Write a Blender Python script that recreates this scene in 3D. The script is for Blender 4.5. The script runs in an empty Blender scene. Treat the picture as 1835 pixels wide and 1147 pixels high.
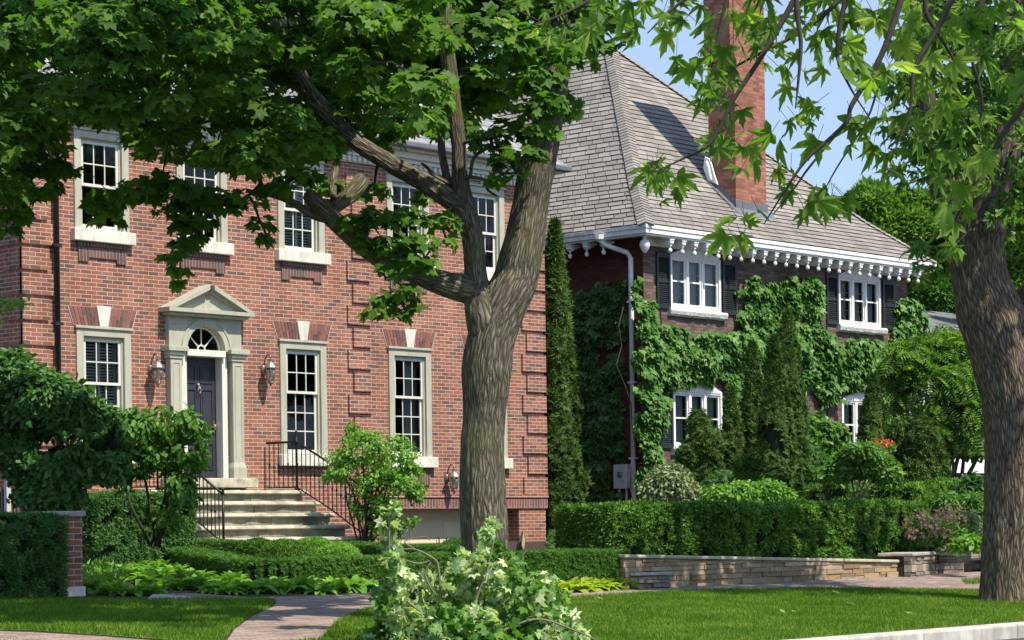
import bpy, math, random
import numpy as np
from mathutils import Vector, Matrix
R = math.radians
PI = math.pi
scn = bpy.context.scene
# ------------------------------------------------------------------ camera
FPX, CXP, HYP = 4165.0, 917.5, 945.0          # focal length and horizon of the photo, in photo pixels
TH, ROLL = R(47.4), R(0.8)
CAM = Vector((0, 0, 1.6))
FW = Vector((math.sin(TH), math.cos(TH), 0)); RT0 = Vector((math.cos(TH), -math.sin(TH), 0)); UP0 = Vector((0, 0, 1))
RT = RT0 * math.cos(ROLL) - UP0 * math.sin(ROLL)
UPV = UP0 * math.cos(ROLL) + RT0 * math.sin(ROLL)
cd = bpy.data.cameras.new('camera'); cam = bpy.data.objects.new('camera', cd); scn.collection.objects.link(cam)
m = Matrix.Identity(4)
for i in range(3):
    m[i][0] = RT[i]; m[i][1] = UPV[i]; m[i][2] = -FW[i]; m[i][3] = CAM[i]
cam.matrix_world = m
cd.sensor_width = 36; cd.lens = FPX / 1835 * 36; cd.shift_y = (HYP - 573.5) / 1835
cd.clip_start = 0.1; cd.clip_end = 2000
scn.camera = cam
# ------------------------------------------------------------------ light
SUN_EL, SUN_A = R(57), R(-3)
sdir = Vector((-math.sin(SUN_A) * math.cos(SUN_EL), -math.cos(SUN_A) * math.cos(SUN_EL), math.sin(SUN_EL)))
ld = bpy.data.lights.new('sun', 'SUN'); ld.energy = 3.1; ld.angle = R(0.5); ld.color = (1, .92, .78)
lo = bpy.data.objects.new('sun', ld); scn.collection.objects.link(lo)
lo.rotation_euler = sdir.to_track_quat('Z', 'Y').to_euler(); lo.location = (0, 0, 60)
w = bpy.data.worlds.new('World'); scn.world = w; w.use_nodes = True
nt = w.node_tree; bg = nt.nodes['Background']
sky = nt.nodes.new('ShaderNodeTexSky'); sky.sky_type = 'NISHITA'; sky.sun_disc = False
sky.sun_elevation = SUN_EL; sky.sun_rotation = math.atan2(sdir.x, sdir.y) % (2 * PI)
sky.air_density = 1.0; sky.dust_density = 0.0; sky.ozone_density = 1.5; sky.altitude = 300
tc = nt.nodes.new('ShaderNodeTexCoord'); va = nt.nodes.new('ShaderNodeVectorMath'); va.operation = 'ADD'; va.inputs[1].default_value = (0, 0, .36)
vn = nt.nodes.new('ShaderNodeVectorMath'); vn.operation = 'NORMALIZE'
nt.links.new(tc.outputs['Generated'], va.inputs[0]); nt.links.new(va.outputs[0], vn.inputs[0]); nt.links.new(vn.outputs[0], sky.inputs[0])
tint = nt.nodes.new('ShaderNodeVectorMath'); tint.operation = 'MULTIPLY'; tint.inputs[1].default_value = (1.2, 1.0, .80)
nt.links.new(sky.outputs[0], tint.inputs[0]); nt.links.new(tint.outputs[0], bg.inputs[0]); bg.inputs[1].default_value = 0.15
vs = scn.view_settings; vs.view_transform = 'Standard'; vs.look = 'None'; vs.gamma = 1; vs.exposure = 1.35
scn.cycles.max_bounces = 6; scn.cycles.diffuse_bounces = 4; scn.cycles.glossy_bounces = 2
scn.cycles.transmission_bounces = 4; scn.cycles.transparent_max_bounces = 6
scn.cycles.use_denoising = True
# ------------------------------------------------------------------ pixel helpers (photo pixel -> world point)
def ray(px, py):
    return FW + RT * ((px - CXP) / FPX) + UPV * ((HYP - py) / FPX)
def at(px, py, Y): return CAM + ray(px, py) * Y
def on_v(px, py, v):
    d = ray(px, py); return CAM + d * ((v - CAM.y) / d.y)
def on_u(px, py, u):
    d = ray(px, py); return CAM + d * ((u - CAM.x) / d.x)
def gz(v): return 0.5 + 0.047 * (min(max(v, 13), 30.5) - 13)
def on_g(px, py, dz=0.0):
    d = ray(px, py)                       # plane z = .5+.047(v-13)+dz
    t = (0.5 - 0.047 * 13 + dz - CAM.z) / (d.z - 0.047 * d.y)
    return CAM + d * t
def proj(P):
    d = Vector(P) - CAM; Y = d.dot(FW)
    return CXP + FPX * d.dot(RT) / Y, HYP - FPX * d.dot(UPV) / Y, Y
# ------------------------------------------------------------------ object helpers
def link(o, parent=None):
    scn.collection.objects.link(o)
    if parent is not None:
        o.parent = parent; o.matrix_parent_inverse = Matrix.Translation(-parent.location)
    return o
def tag(o, label=None, cat=None, group=None, kind=None):
    if label: o['label'] = label
    if cat: o['category'] = cat
    if group: o['group'] = group
    if kind: o['kind'] = kind
    return o
def thing(name, loc, label, cat, group=None):
    o = bpy.data.objects.new(name, None); o.location = loc; o.empty_display_size = .2
    link(o); return tag(o, label, cat, group)
class MB:
    """collects polygons; all coordinates are world coordinates"""
    def __init__(s): s.v = []; s.f = []; s.uv = []
    def quad(s, a, b, c, d, uv=None):
        i = len(s.v); s.v += [tuple(a), tuple(b), tuple(c), tuple(d)]; s.f.append((i, i+1, i+2, i+3)); s.uv.append(uv)
    def poly(s, pts):
        i = len(s.v); s.v += [tuple(p) for p in pts]; s.f.append(tuple(range(i, i+len(pts)))); s.uv.append(None)
    def box(s, x0, x1, y0, y1, z0, z1):
        i = len(s.v)
        s.v += [(x0,y0,z0),(x1,y0,z0),(x1,y1,z0),(x0,y1,z0),(x0,y0,z1),(x1,y0,z1),(x1,y1,z1),(x0,y1,z1)]
        for f in ((0,3,2,1),(4,5,6,7),(0,1,5,4),(1,2,6,5),(2,3,7,6),(3,0,4,7)): s.f.append(tuple(i+k for k in f)); s.uv.append(None)
        return s
    def prism(s, pts, d):                      # closed polygon extruded along vector d
        n = len(pts); i = len(s.v); d = Vector(d)
        s.v += [tuple(p) for p in pts] + [tuple(Vector(p) + d) for p in pts]
        s.f.append(tuple(i+k for k in range(n))); s.f.append(tuple(i+n+k for k in reversed(range(n)))); s.uv += [None, None]
        for k in range(n):
            k2 = (k+1) % n; s.f.append((i+k, i+n+k, i+n+k2, i+k2)); s.uv.append(None)
        return s
    def tube(s, pts, rad, n=8, cap=True, uvs=1.0):
        pts = [Vector(p) for p in pts]
        if not hasattr(rad, '__len__'): rad = [rad] * len(pts)
        T = [(pts[min(k+1, len(pts)-1)] - pts[max(k-1, 0)]).normalized() for k in range(len(pts))]
        ref = Vector((0, 0, 1)) if abs(T[0].z) < .9 else Vector((1, 0, 0))
        a = T[0].cross(ref).normalized(); i0 = len(s.v); L = 0
        Ls = [0]
        for k in range(len(pts)):
            if k: Ls.append(Ls[-1] + (pts[k]-pts[k-1]).length)
            a = (a - T[k] * a.dot(T[k])).normalized(); b = T[k].cross(a)
            for j in range(n):
                th = 2*PI*j/n; s.v.append(tuple(pts[k] + (a*math.cos(th) + b*math.sin(th)) * rad[k]))
        ra = sum(rad)/len(rad)
        for k in range(len(pts)-1):
            for j in range(n):
                j2 = (j+1) % n
                s.f.append((i0+k*n+j, i0+k*n+j2, i0+(k+1)*n+j2, i0+(k+1)*n+j))
                u0 = 2*PI*ra*j/n; u1 = 2*PI*ra*(j+1)/n
                s.uv.append(((u0, Ls[k]), (u1, Ls[k]), (u1, Ls[k+1]), (u0, Ls[k+1])))
        if cap:
            s.f.append(tuple(i0+j for j in reversed(range(n)))); s.uv.append(None)
            s.f.append(tuple(i0+(len(pts)-1)*n+j for j in range(n))); s.uv.append(None)
        return s
    def lathe(s, c, prof, n=16):               # prof: (r, z) list about the vertical axis through c
        c = Vector(c); i0 = len(s.v)
        for r, z in prof:
            for j in range(n):
                th = 2*PI*j/n; s.v.append((c.x+r*math.cos(th), c.y+r*math.sin(th), c.z+z))
        for k in range(len(prof)-1):
            for j in range(n):
                j2 = (j+1) % n; s.f.append((i0+k*n+j, i0+k*n+j2, i0+(k+1)*n+j2, i0+(k+1)*n+j)); s.uv.append(None)
        s.f.append(tuple(i0+j for j in reversed(range(n)))); s.uv.append(None)
        s.f.append(tuple(i0+(len(prof)-1)*n+j for j in range(n))); s.uv.append(None)
        return s
    def build(s, name, mat, parent=None, smooth=False, bevel=0, label=None):
        me = bpy.data.meshes.new(name); me.from_pydata(s.v, [], s.f)
        if any(u is not None for u in s.uv):
            ul = me.uv_layers.new(name='UVMap'); arr = []
            for f, u in zip(s.f, s.uv):
                if u is None: arr += [(0, 0)] * len(f)
                else: arr += list(u)
            ul.data.foreach_set('uv', np.array(arr, dtype=np.float32).ravel())
        me.materials.append(mat)
        if smooth: me.polygons.foreach_set('use_smooth', [True]*len(me.polygons))
        me.update()
        o = bpy.data.objects.new(name, me); link(o, parent)
        if bevel:
            b = o.modifiers.new('bevel', 'BEVEL'); b.width = bevel; b.segments = 2; b.limit_method = 'ANGLE'
        if label: o['label'] = label
        return o
def np_mesh(name, V, F, mat, parent=None, uv=None, smooth=False):
    """V (n,3) array, F (m,k) array of equal-sized polygons"""
    me = bpy.data.meshes.new(name); n = len(V); mcount, k = F.shape
    me.vertices.add(n); me.vertices.foreach_set('co', np.ascontiguousarray(V, dtype=np.float32).ravel())
    me.loops.add(mcount*k); me.loops.foreach_set('vertex_index', np.ascontiguousarray(F, dtype=np.int32).ravel())
    me.polygons.add(mcount); me.polygons.foreach_set('loop_start', np.arange(0, mcount*k, k, dtype=np.int32))
    try: me.polygons.foreach_set('loop_total', np.full(mcount, k, dtype=np.int32))
    except Exception: pass
    if smooth: me.polygons.foreach_set('use_smooth', np.ones(mcount, dtype=bool))
    if uv is not None:
        ul = me.uv_layers.new(name='UVMap'); ul.data.foreach_set('uv', np.ascontiguousarray(uv, dtype=np.float32).ravel())
    me.materials.append(mat); me.update(calc_edges=True)
    o = bpy.data.objects.new(name, me); return link(o, parent)
# ------------------------------------------------------------------ numpy value noise
_rs = np.random.RandomState(7); _G = _rs.rand(64, 64, 64).astype(np.float32)
def vnoise(P):
    P = np.asarray(P, dtype=np.float64); i = np.floor(P).astype(int); f = P - i; f = f*f*(3-2*f); i %= 64; j = (i+1) % 64
    g = _G; r = 0
    for a in (0, 1):
        for b in (0, 1):
            for c in (0, 1):
                ix = j[..., 0] if a else i[..., 0]; iy = j[..., 1] if b else i[..., 1]; iz = j[..., 2] if c else i[..., 2]
                r = r + g[ix, iy, iz] * (f[..., 0] if a else 1-f[..., 0]) * (f[..., 1] if b else 1-f[..., 1]) * (f[..., 2] if c else 1-f[..., 2])
    return r
def fbm(P, o=3):
    P = np.asarray(P, dtype=np.float64); r = 0; a = .5
    for k in range(o): r = r + a*vnoise(P*2**k + k*17.3); a *= .5
    return r / (1 - .5**o)
# ------------------------------------------------------------------ materials
class NT:
    def __init__(s, name):
        s.m = bpy.data.materials.new(name); s.m.use_nodes = True; s.t = s.m.node_tree
        s.b = s.t.nodes['Principled BSDF']; s.out = s.t.nodes['Material Output']
        s.b.inputs['Specular IOR Level'].default_value = .3
    def n(s, typ, **kw):
        nd = s.t.nodes.new('ShaderNode' + typ)
        for k, v in kw.items():
            if k.startswith('i_'):
                key = k[2:].replace('_', ' ')
                key = int(key) if key.isdigit() else key
                s.set(nd, key, v)
            else: setattr(nd, k, v)
        return nd
    def set(s, nd, key, v):
        inp = nd.inputs[key]
        if hasattr(v, 'links') or isinstance(v, bpy.types.NodeSocket): s.t.links.new(v, inp)
        else: inp.default_value = v
    def math(s, op, a, b=0.0, c=None, clamp=False):
        nd = s.t.nodes.new('ShaderNodeMath'); nd.operation = op; nd.use_clamp = clamp
        s.set(nd, 0, a); s.set(nd, 1, b)
        if c is not None: s.set(nd, 2, c)
        return nd.outputs[0]
    def mix(s, f, a, b, mode='MIX'):
        nd = s.t.nodes.new('ShaderNodeMix'); nd.data_type = 'RGBA'; nd.blend_type = mode
        s.set(nd, 0, f)
        for idx, v in ((6, a), (7, b)):
            s.set(nd, idx, v if isinstance(v, bpy.types.NodeSocket) else (*v, 1))
        return nd.outputs[2]
    def ramp(s, fac, stops, interp='LINEAR'):
        nd = s.t.nodes.new('ShaderNodeValToRGB'); cr = nd.color_ramp; cr.interpolation = interp
        while len(cr.elements) < len(stops): cr.elements.new(.5)
        for e, (p, c) in zip(cr.elements, stops):
            e.position = p; e.color = (*c, 1) if len(c) == 3 else c
        s.set(nd, 0, fac); return nd.outputs[0]
    def noise(s, scale, vec=None, detail=3, rough=.5, dist=0):
        nd = s.n('TexNoise'); nd.inputs['Scale'].default_value = scale; nd.inputs['Detail'].default_value = detail
        nd.inputs['Roughness'].default_value = rough; nd.inputs['Distortion'].default_value = dist
        if vec is not None: s.t.links.new(vec, nd.inputs['Vector'])
        return nd.outputs[0]
    def pos(s): return s.n('NewGeometry').outputs['Position']
    def rnd(s): return s.n('NewGeometry').outputs['Random Per Island']
    def scale(s, vec, sc):
        nd = s.n('VectorMath', operation='MULTIPLY'); s.t.links.new(vec, nd.inputs[0]); nd.inputs[1].default_value = sc; return nd.outputs[0]
    def color(s, c): s.set(s.b, 'Base Color', c if isinstance(c, bpy.types.NodeSocket) else (*c, 1))
    def rough(s, r): s.set(s.b, 'Roughness', r)
    def bump(s, h, strength=.5, dist=.01, normal=None):
        nd = s.n('Bump'); nd.inputs['Strength'].default_value = strength; nd.inputs['Distance'].default_value = dist
        s.t.links.new(h, nd.inputs['Height'])
        if normal is not None: s.t.links.new(normal, nd.inputs['Normal'])
        s.t.links.new(nd.outputs[0], s.b.inputs['Normal']); return nd.outputs[0]
def wallvec(t, swap=False, off=0.0):
    sp = t.n('SeparateXYZ'); t.t.links.new(t.pos(), sp.inputs[0])
    a = t.math('ADD', sp.outputs[0], sp.outputs[1]); cb = t.n('CombineXYZ')
    a = t.math('ADD', a, off)
    if swap: t.set(cb, 0, sp.outputs[2]); t.set(cb, 1, a)
    else: t.set(cb, 0, a); t.set(cb, 1, sp.outputs[2])
    return cb.outputs[0]
def brick_mat(name, ramp, mortar, bw=.213, rh=.0667, ms=.0055, swap=False, stain=.25, rough=.85, bstr=.6):
    t = NT(name); v = wallvec(t, swap)
    jit = t.n('VectorMath', operation='SCALE'); t.t.links.new(t.n('TexNoise', i_Scale=9.0).outputs[1], jit.inputs[0]); jit.inputs['Scale'].default_value = .006
    v2 = t.n('VectorMath', operation='ADD'); t.t.links.new(v, v2.inputs[0]); t.t.links.new(jit.outputs[0], v2.inputs[1]); v = v2.outputs[0]
    b = t.n('TexBrick', offset=.5); t.t.links.new(v, b.inputs['Vector'])
    b.inputs['Color1'].default_value = (0, 0, 0, 1); b.inputs['Color2'].default_value = (1, 1, 1, 1); b.inputs['Mortar'].default_value = (.5, .5, .5, 1)
    b.inputs['Scale'].default_value = 1; b.inputs['Mortar Size'].default_value = ms; b.inputs['Mortar Smooth'].default_value = .15
    b.inputs['Brick Width'].default_value = bw; b.inputs['Row Height'].default_value = rh
    c = t.ramp(b.outputs[0], ramp)
    n1 = t.noise(38, t.pos(), 4, .7); c = t.mix(.5, c, t.ramp(n1, [(.25, (.5,.5,.5)), (.75, (1.25,1.25,1.25))]), 'MULTIPLY')
    n2 = t.noise(.9, t.pos(), 3, .6); 
    mo = t.mix(t.math('MULTIPLY', n1, .5), mortar, tuple(x*.6 for x in mortar))
    c = t.mix(b.outputs[1], c, mo)
    c = t.mix(stain, c, t.ramp(n2, [(.3, (.45,.42,.4)), (.7, (1.3,1.3,1.3))]), 'MULTIPLY')
    n3 = t.noise(1.0, t.scale(t.pos(), (2.6, 2.6, .35)), 4, .65); c = t.mix(.3, c, t.ramp(n3, [(.35, (.5,.48,.46)), (.6, (1.1,1.1,1.1))]), 'MULTIPLY')
    t.color(c); t.rough(rough)
    h = t.math('SUBTRACT', t.math('MULTIPLY', n1, .35), b.outputs[1]); t.bump(h, bstr, .012)
    return t.m
def plain(name, col, rough=.6, var=.15, scale=6.0, bump=0.0, bscale=60, metal=0, spec=.3, bdist=.004, streak=0):
    t = NT(name); n = t.noise(scale, t.pos(), 4, .65)
    lo = tuple(x*(1-var) for x in col); hi = tuple(min(1, x*(1+var)) for x in col)
    c = t.ramp(n, [(.3, lo), (.7, hi)])
    if streak: c = t.mix(streak, c, t.ramp(t.noise(1.0, t.scale(t.pos(), (9, 9, 1.1)), 5, .7), [(.38, (.42,.40,.36)), (.58, (1.05,1.05,1.04))]), 'MULTIPLY')
    t.color(c); t.rough(rough); t.b.inputs['Metallic'].default_value = metal; t.b.inputs['Specular IOR Level'].default_value = spec
    if bump: t.bump(t.noise(bscale, t.pos(), 5, .7), bump, bdist)
    return t.m
def island(name, ramp, rough=.8, bump=.4, nscale=30, spec=.3, dist=.006, interp='LINEAR'):
    t = NT(name); n = t.noise(nscale, t.pos(), 4, .7)
    c = t.ramp(t.rnd(), ramp, interp); c = t.mix(.6, c, t.ramp(n, [(.25, (.6,.6,.6)), (.75, (1.3,1.3,1.3))]), 'MULTIPLY')
    n2 = t.noise(1.2, t.pos(), 3, .6); c = t.mix(.35, c, t.ramp(n2, [(.3, (.6,.58,.55)), (.7, (1.2,1.2,1.2))]), 'MULTIPLY')
    t.color(c); t.rough(rough); t.b.inputs['Specular IOR Level'].default_value = spec
    if bump: t.bump(n, bump, dist)
    return t.m
def leaf_mat(name, c0, c1, c2=None, trans=.35, rough=.45, spec=.4, under=None, patch=0.0):
    t = NT(name); c2 = c2 or c1
    n = t.noise(1.3, t.pos(), 2, .5)
    r = t.math('ADD', t.math('MULTIPLY', t.rnd(), .75), t.math('MULTIPLY', t.math('SUBTRACT', n, .5), .8), clamp=True)
    c = t.ramp(r, [(.05, c0), (.55, c1), (.95, c2)])
    if under:
        g = t.n('NewGeometry'); c = t.mix(g.outputs['Backfacing'], c, under)
    t.color(c); t.rough(rough); t.b.inputs['Specular IOR Level'].default_value = spec
    if trans:
        tr = t.n('BsdfTranslucent'); cc = t.mix(1.0, c, (1.5, 1.7, .7), 'MULTIPLY'); t.set(tr, 'Color', cc)
        mx = t.n('MixShader'); mx.inputs[0].default_value = trans
        t.t.links.new(t.b.outputs[0], mx.inputs[1]); t.t.links.new(tr.outputs[0], mx.inputs[2]); t.t.links.new(mx.outputs[0], t.out.inputs['Surface'])
    return t.m
def bark_mat(name, dark, light, moss, su=26, sv=4.5, mossy=.3, gap=(.0, .32)):
    t = NT(name); uv = t.n('UVMap').outputs[0]
    nz = t.n('TexNoise'); nz.inputs['Scale'].default_value = 3.0; nz.inputs['Detail'].default_value = 2; t.t.links.new(uv, nz.inputs['Vector'])
    off = t.n('VectorMath', operation='SCALE'); t.t.links.new(nz.outputs[1], off.inputs[0]); off.inputs['Scale'].default_value = .05
    ad = t.n('VectorMath', operation='ADD'); t.t.links.new(uv, ad.inputs[0]); t.t.links.new(off.outputs[0], ad.inputs[1])
    sv_ = t.scale(ad.outputs[0], (su, sv, 1))
    vo = t.n('TexVoronoi', feature='DISTANCE_TO_EDGE'); vo.inputs['Scale'].default_value = 1; t.t.links.new(sv_, vo.inputs['Vector'])
    n = t.noise(1.0, t.scale(ad.outputs[0], (su*1.6, sv*2.2, 1)), 5, .7)
    ridge = t.math('ADD', t.math('MULTIPLY', vo.outputs[0], 2.2, clamp=True), t.math('MULTIPLY', t.math('SUBTRACT', n, .5), .9), clamp=True)
    c = t.ramp(ridge, [(.0, dark), (.25, tuple((a+b)/2*.8 for a, b in zip(dark, light))), (.75, light)])
    mz = t.ramp(t.noise(2.2, t.pos(), 4, .6), [(.46, (0,0,0)), (.68, (1,1,1))])
    mm = t.math('MULTIPLY', mz, mossy)
    c = t.mix(mm, c, moss); t.color(c); t.rough(.95); t.b.inputs['Specular IOR Level'].default_value = .1
    t.bump(ridge, .8, .02)
    return t.m
M = {}
M['brick'] = brick_mat('red_brick', [(0, (.13,.075,.060)), (.15, (.18,.085,.064)), (.32, (.245,.092,.060)), (.6, (.30,.105,.064)), (.8, (.33,.135,.085)), (1, (.28,.135,.098))], (.56,.46,.37))
M['soldier'] = brick_mat('soldier_brick', [(0, (.13,.07,.065)), (.5, (.19,.08,.065)), (1, (.25,.095,.075))], (.42,.37,.33), bw=.4, rh=.075, swap=True, stain=.15)
M['header'] = brick_mat('header_brick', [(0, (.10,.065,.06)), (.5, (.15,.08,.07)), (1, (.2,.09,.075))], (.36,.3,.26), bw=.4, rh=.067, swap=True)
M['brown_brick'] = brick_mat('brown_brick', [(0, (0.090, 0.060, 0.049)), (.5, (0.145, 0.096, 0.078)), (1, (0.20, 0.138, 0.113))], (0.075, 0.056, 0.048), ms=.004, stain=.3)
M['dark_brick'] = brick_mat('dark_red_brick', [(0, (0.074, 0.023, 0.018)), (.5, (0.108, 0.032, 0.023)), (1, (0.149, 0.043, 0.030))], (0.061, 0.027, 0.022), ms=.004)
M['chimney'] = brick_mat('orange_brick', [(0, (.20,.082,.055)), (.5, (.31,.122,.078)), (1, (.38,.17,.115))], (.20,.12,.09), bw=.235, rh=.078, ms=.005, stain=.35)
M['arch_brick'] = island('arch_brick', [(0, (.10,.055,.05)), (.5, (.17,.08,.068)), (1, (.25,.10,.08))])
M['mortar'] = plain('mortar', (.46,.40,.35), .9, .15, 20)
M['lime'] = plain('limestone', (0.607, 0.580, 0.506), .8, .15, 5, .25, 40, streak=.3)
M['rough_lime'] = plain('rough_limestone', (.56,.55,.5), .85, .3, 9, 1.0, 22, bdist=.03)
M['taupe'] = plain('taupe_paint', (0.387, 0.378, 0.297), .45, .07, 3, .05, 30, streak=.22)
M['cream'] = plain('cream_paint', (.60,.59,.51), .4, .05, 3, streak=.15)
M['white'] = plain('white_paint', (0.741, 0.741, 0.722), .45, .07, 4, .05, 20, streak=.25)
M['garage'] = plain('garage_door_paint', (.56,.48,.32), .5, .06, 3)
M['door'] = plain('charcoal_door_paint', (.035,.035,.046), .3, .1, 5, spec=.5)
M['shutter'] = plain('black_green_paint', (.018,.024,.024), .4, .1, 6)
M['iron'] = plain('black_iron', (.015,.015,.016), .4, .1, 9, metal=.3)
M['pipe'] = plain('dark_bronze_pipe', (.045,.04,.042), .35, .2, 8, metal=.5)
M['bronze'] = plain('weathered_bronze', (.22,.19,.17), .45, .4, 30, .2, 60, metal=.6)
M['lead'] = plain('lead_flashing', (.16,.165,.18), .5, .2, 8, metal=.4)
M['brass'] = plain('old_brass', (.5,.4,.25), .35, .1, 9, metal=1)
M['blind'] = plain('white_blind', (.62,.61,.57), .6, .05, 4)
M['curtain'] = plain('pale_curtain', (.42,.42,.42), .9, .08, 4)
M['dark'] = plain('dark_interior', (.012,.012,.013), .8, .2, 2)
M['step'] = plain('weathered_sandstone', (.235,.22,.155), .9, .5, 3.5, .8, 26, bdist=.012)
M['tread'] = plain('sandstone_tread', (.37,.345,.26), .9, .4, 5, .9, 30, bdist=.012)
M['stone'] = island('ledgestone', [(0, (.20,.14,.085)), (.3, (.33,.225,.125)), (.55, (.37,.28,.17)), (.75, (.28,.21,.14)), (1, (.40,.32,.22))], .9, .8, 18, dist=.02)
M['greystone'] = island('grey_ledgestone', [(0, (.14,.12,.10)), (.5, (.27,.23,.19)), (.8, (.38,.31,.22)), (1, (.3,.24,.17))], .9, .8, 18, dist=.02)
M['cap'] = plain('wall_cap_stone', (.40,.36,.27), .9, .25, 4, .7, 24, bdist=.01)
M['greycap'] = plain('grey_cap_stone', (.33,.31,.27), .9, .3, 6, .8, 24, bdist=.012)
M['conc'] = plain('pale_concrete', (.42,.40,.36), .9, .28, 3.5, .5, 60, streak=.35)
M['asphalt'] = plain('asphalt', (.06,.06,.062), .9, .2, 3, .5, 120)
M['soil'] = plain('mulch_soil', (.045,.03,.02), .95, .5, 20, 1.0, 40, bdist=.03)
M['shingle'] = island('grey_brown_shingle', [(0, (.19,.174,.158)), (.3, (.218,.20,.183)), (.7, (.24,.222,.204)), (1, (.275,.256,.236))], .95, .5, 60, spec=.1, dist=.004)
M['shadow_underlay'] = plain('roof_shadow_underlay', (.035,.032,.03), .95, .2, 5)  # deck painted near black to give the shadow lines under the shingle butts
M['slate'] = island('grey_slate', [(0, (.16,.16,.17)), (.5, (.22,.22,.235)), (1, (.29,.29,.30))], .8, .3, 30)
M['metalroof'] = plain('pale_metal_roof', (.6,.61,.64), .5, .06, 2)
M['siding'] = plain('pale_siding', (.5,.5,.5), .6, .08, 3)
M['darkgreen'] = plain('dark_green_panel', (.03,.06,.055), .5, .1, 3)
M['wood'] = plain('weathered_fence_wood', (.12,.10,.075), .85, .3, 9, .4, 30)
M['broken'] = plain('fresh_broken_wood', (.50,.36,.20), .8, .3, 20, .5, 40)
M['red'] = leaf_mat('red_petal', (.5,.03,.02), (.65,.06,.02), (.7,.12,.03), .3)
t = NT('window_glass'); fr = t.n('Fresnel'); fr.inputs[0].default_value = 1.42
gl = t.n('BsdfGlossy'); gl.inputs['Roughness'].default_value = .03
wob = t.n('Bump'); wob.inputs['Strength'].default_value = .12; wob.inputs['Distance'].default_value = .05; t.t.links.new(t.noise(1.6, t.pos(), 2), wob.inputs['Height']); t.t.links.new(wob.outputs[0], gl.inputs['Normal'])
tp = t.n('BsdfTransparent'); tp.inputs[0].default_value = (.7,.74,.72,1)
mx = t.n('MixShader'); t.t.links.new(fr.outputs[0], mx.inputs[0]); t.t.links.new(tp.outputs[0], mx.inputs[1]); t.t.links.new(gl.outputs[0], mx.inputs[2]); t.t.links.new(mx.outputs[0], t.out.inputs['Surface'])
M['glass'] = t.m
# brick paver path
t = NT('brick_paver'); sp = t.n('Mapping'); sp.inputs['Rotation'].default_value = (0, 0, R(20)); t.t.links.new(t.pos(), sp.inputs[0])
b = t.n('TexBrick', offset=.5); t.t.links.new(sp.outputs[0], b.inputs['Vector']); b.inputs['Scale'].default_value = 1; b.inputs['Brick Width'].default_value = .2; b.inputs['Row Height'].default_value = .1; b.inputs['Mortar Size'].default_value = .008
b.inputs['Color1'].default_value = (0,0,0,1); b.inputs['Color2'].default_value = (1,1,1,1); b.inputs['Mortar'].default_value = (.5,.5,.5,1)
c = t.ramp(b.outputs[0], [(0, (.17,.125,.105)), (.5, (.24,.18,.152)), (1, (.31,.245,.21))]); n = t.noise(30, t.pos(), 4, .7)
c = t.mix(b.outputs[1], c, (.15,.11,.09)); c = t.mix(.6, c, t.ramp(n, [(.3, (.7,.7,.7)), (.7, (1.2,1.2,1.2))]), 'MULTIPLY'); c = t.mix(.6, c, t.ramp(t.noise(1.1, t.pos(), 3), [(.3, (.6,.6,.58)), (.7, (1.25,1.2,1.18))]), 'MULTIPLY')
t.color(c); t.rough(.9); t.bump(t.math('SUBTRACT', n, b.outputs[1]), .5, .006); M['paver'] = t.m
# turf
t = NT('turf'); n = t.noise(1.1, t.pos(), 4, .6); n2 = t.noise(40, t.pos(), 3, .7)
c = t.ramp(n, [(.3, (.06,.12,.016)), (.7, (.10,.185,.028))]); c = t.mix(.8, c, t.ramp(n2, [(.3, (.5,.5,.5)), (.7, (1.3,1.3,1.3))]), 'MULTIPLY'); t.color(c); t.rough(.95); t.bump(n2, .8, .03); M['turf'] = t.m
M['grass'] = leaf_mat('grass_blade', (.045,.11,.010), (.125,.22,.022), (.33,.38,.09), .35, .7, .08)
M['norway'] = leaf_mat('maple_leaf_green', (0.054, 0.120, 0.017), (0.090, 0.186, 0.024), (0.168, 0.282, 0.042), .5, .55, .22)
M['silver'] = leaf_mat('silver_maple_leaf', (.09,.175,.025), (.16,.27,.04), (.32,.42,.07), .58, .5, .25)
M['silverfar'] = leaf_mat('silver_maple_leaf_high', (.07,.15,.025), (.12,.23,.035), (.26,.36,.07), .42, .45, .3)
M['pale'] = leaf_mat('wilted_leaf', (.10,.21,.05), (.26,.38,.14), (.64,.70,.42), .3, .6, .2, under=(.50,.56,.32))
M['ivy'] = leaf_mat('ivy_leaf', (0.052, 0.138, 0.023), (0.086, 0.201, 0.034), (0.184, 0.310, 0.069), .25, .5, .3)
M['ivydark'] = leaf_mat('shaded_ivy_leaf', (0.057, 0.129, 0.032), (0.086, 0.179, 0.043), (0.143, 0.257, 0.064), .25, .5, .3)  # darker ivy copy with the side wall's shade put into its colour
M['cedar'] = leaf_mat('cedar_spray', (.03,.062,.014), (.062,.118,.022), (.14,.205,.036), .18, .7, .12)
M['yew'] = leaf_mat('yew_leaf', (.026,.07,.010), (.09,.20,.024), (.21,.37,.05), .2, .65, .15)
M['box'] = leaf_mat('boxwood_leaf', (0.042, 0.110, 0.017), (0.072, 0.171, 0.024), (0.165, 0.308, 0.044), .3, .6, .18)
M['bright'] = leaf_mat('bright_shrub_leaf', (.09,.22,.025), (.15,.31,.04), (.28,.44,.08), .3, .5, .3)
M['mid'] = leaf_mat('shrub_leaf', (0.061, 0.154, 0.024), (0.099, 0.220, 0.033), (0.209, 0.330, 0.061), .35, .5, .3)
M['deep'] = leaf_mat('deep_shrub_leaf', (0.044, 0.112, 0.025), (0.069, 0.169, 0.035), (0.125, 0.237, 0.056), .32, .5, .3)
M['olive'] = leaf_mat('variegated_leaf', (.09,.14,.045), (.18,.24,.10), (.42,.46,.26), .2, .5, .3)
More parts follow.
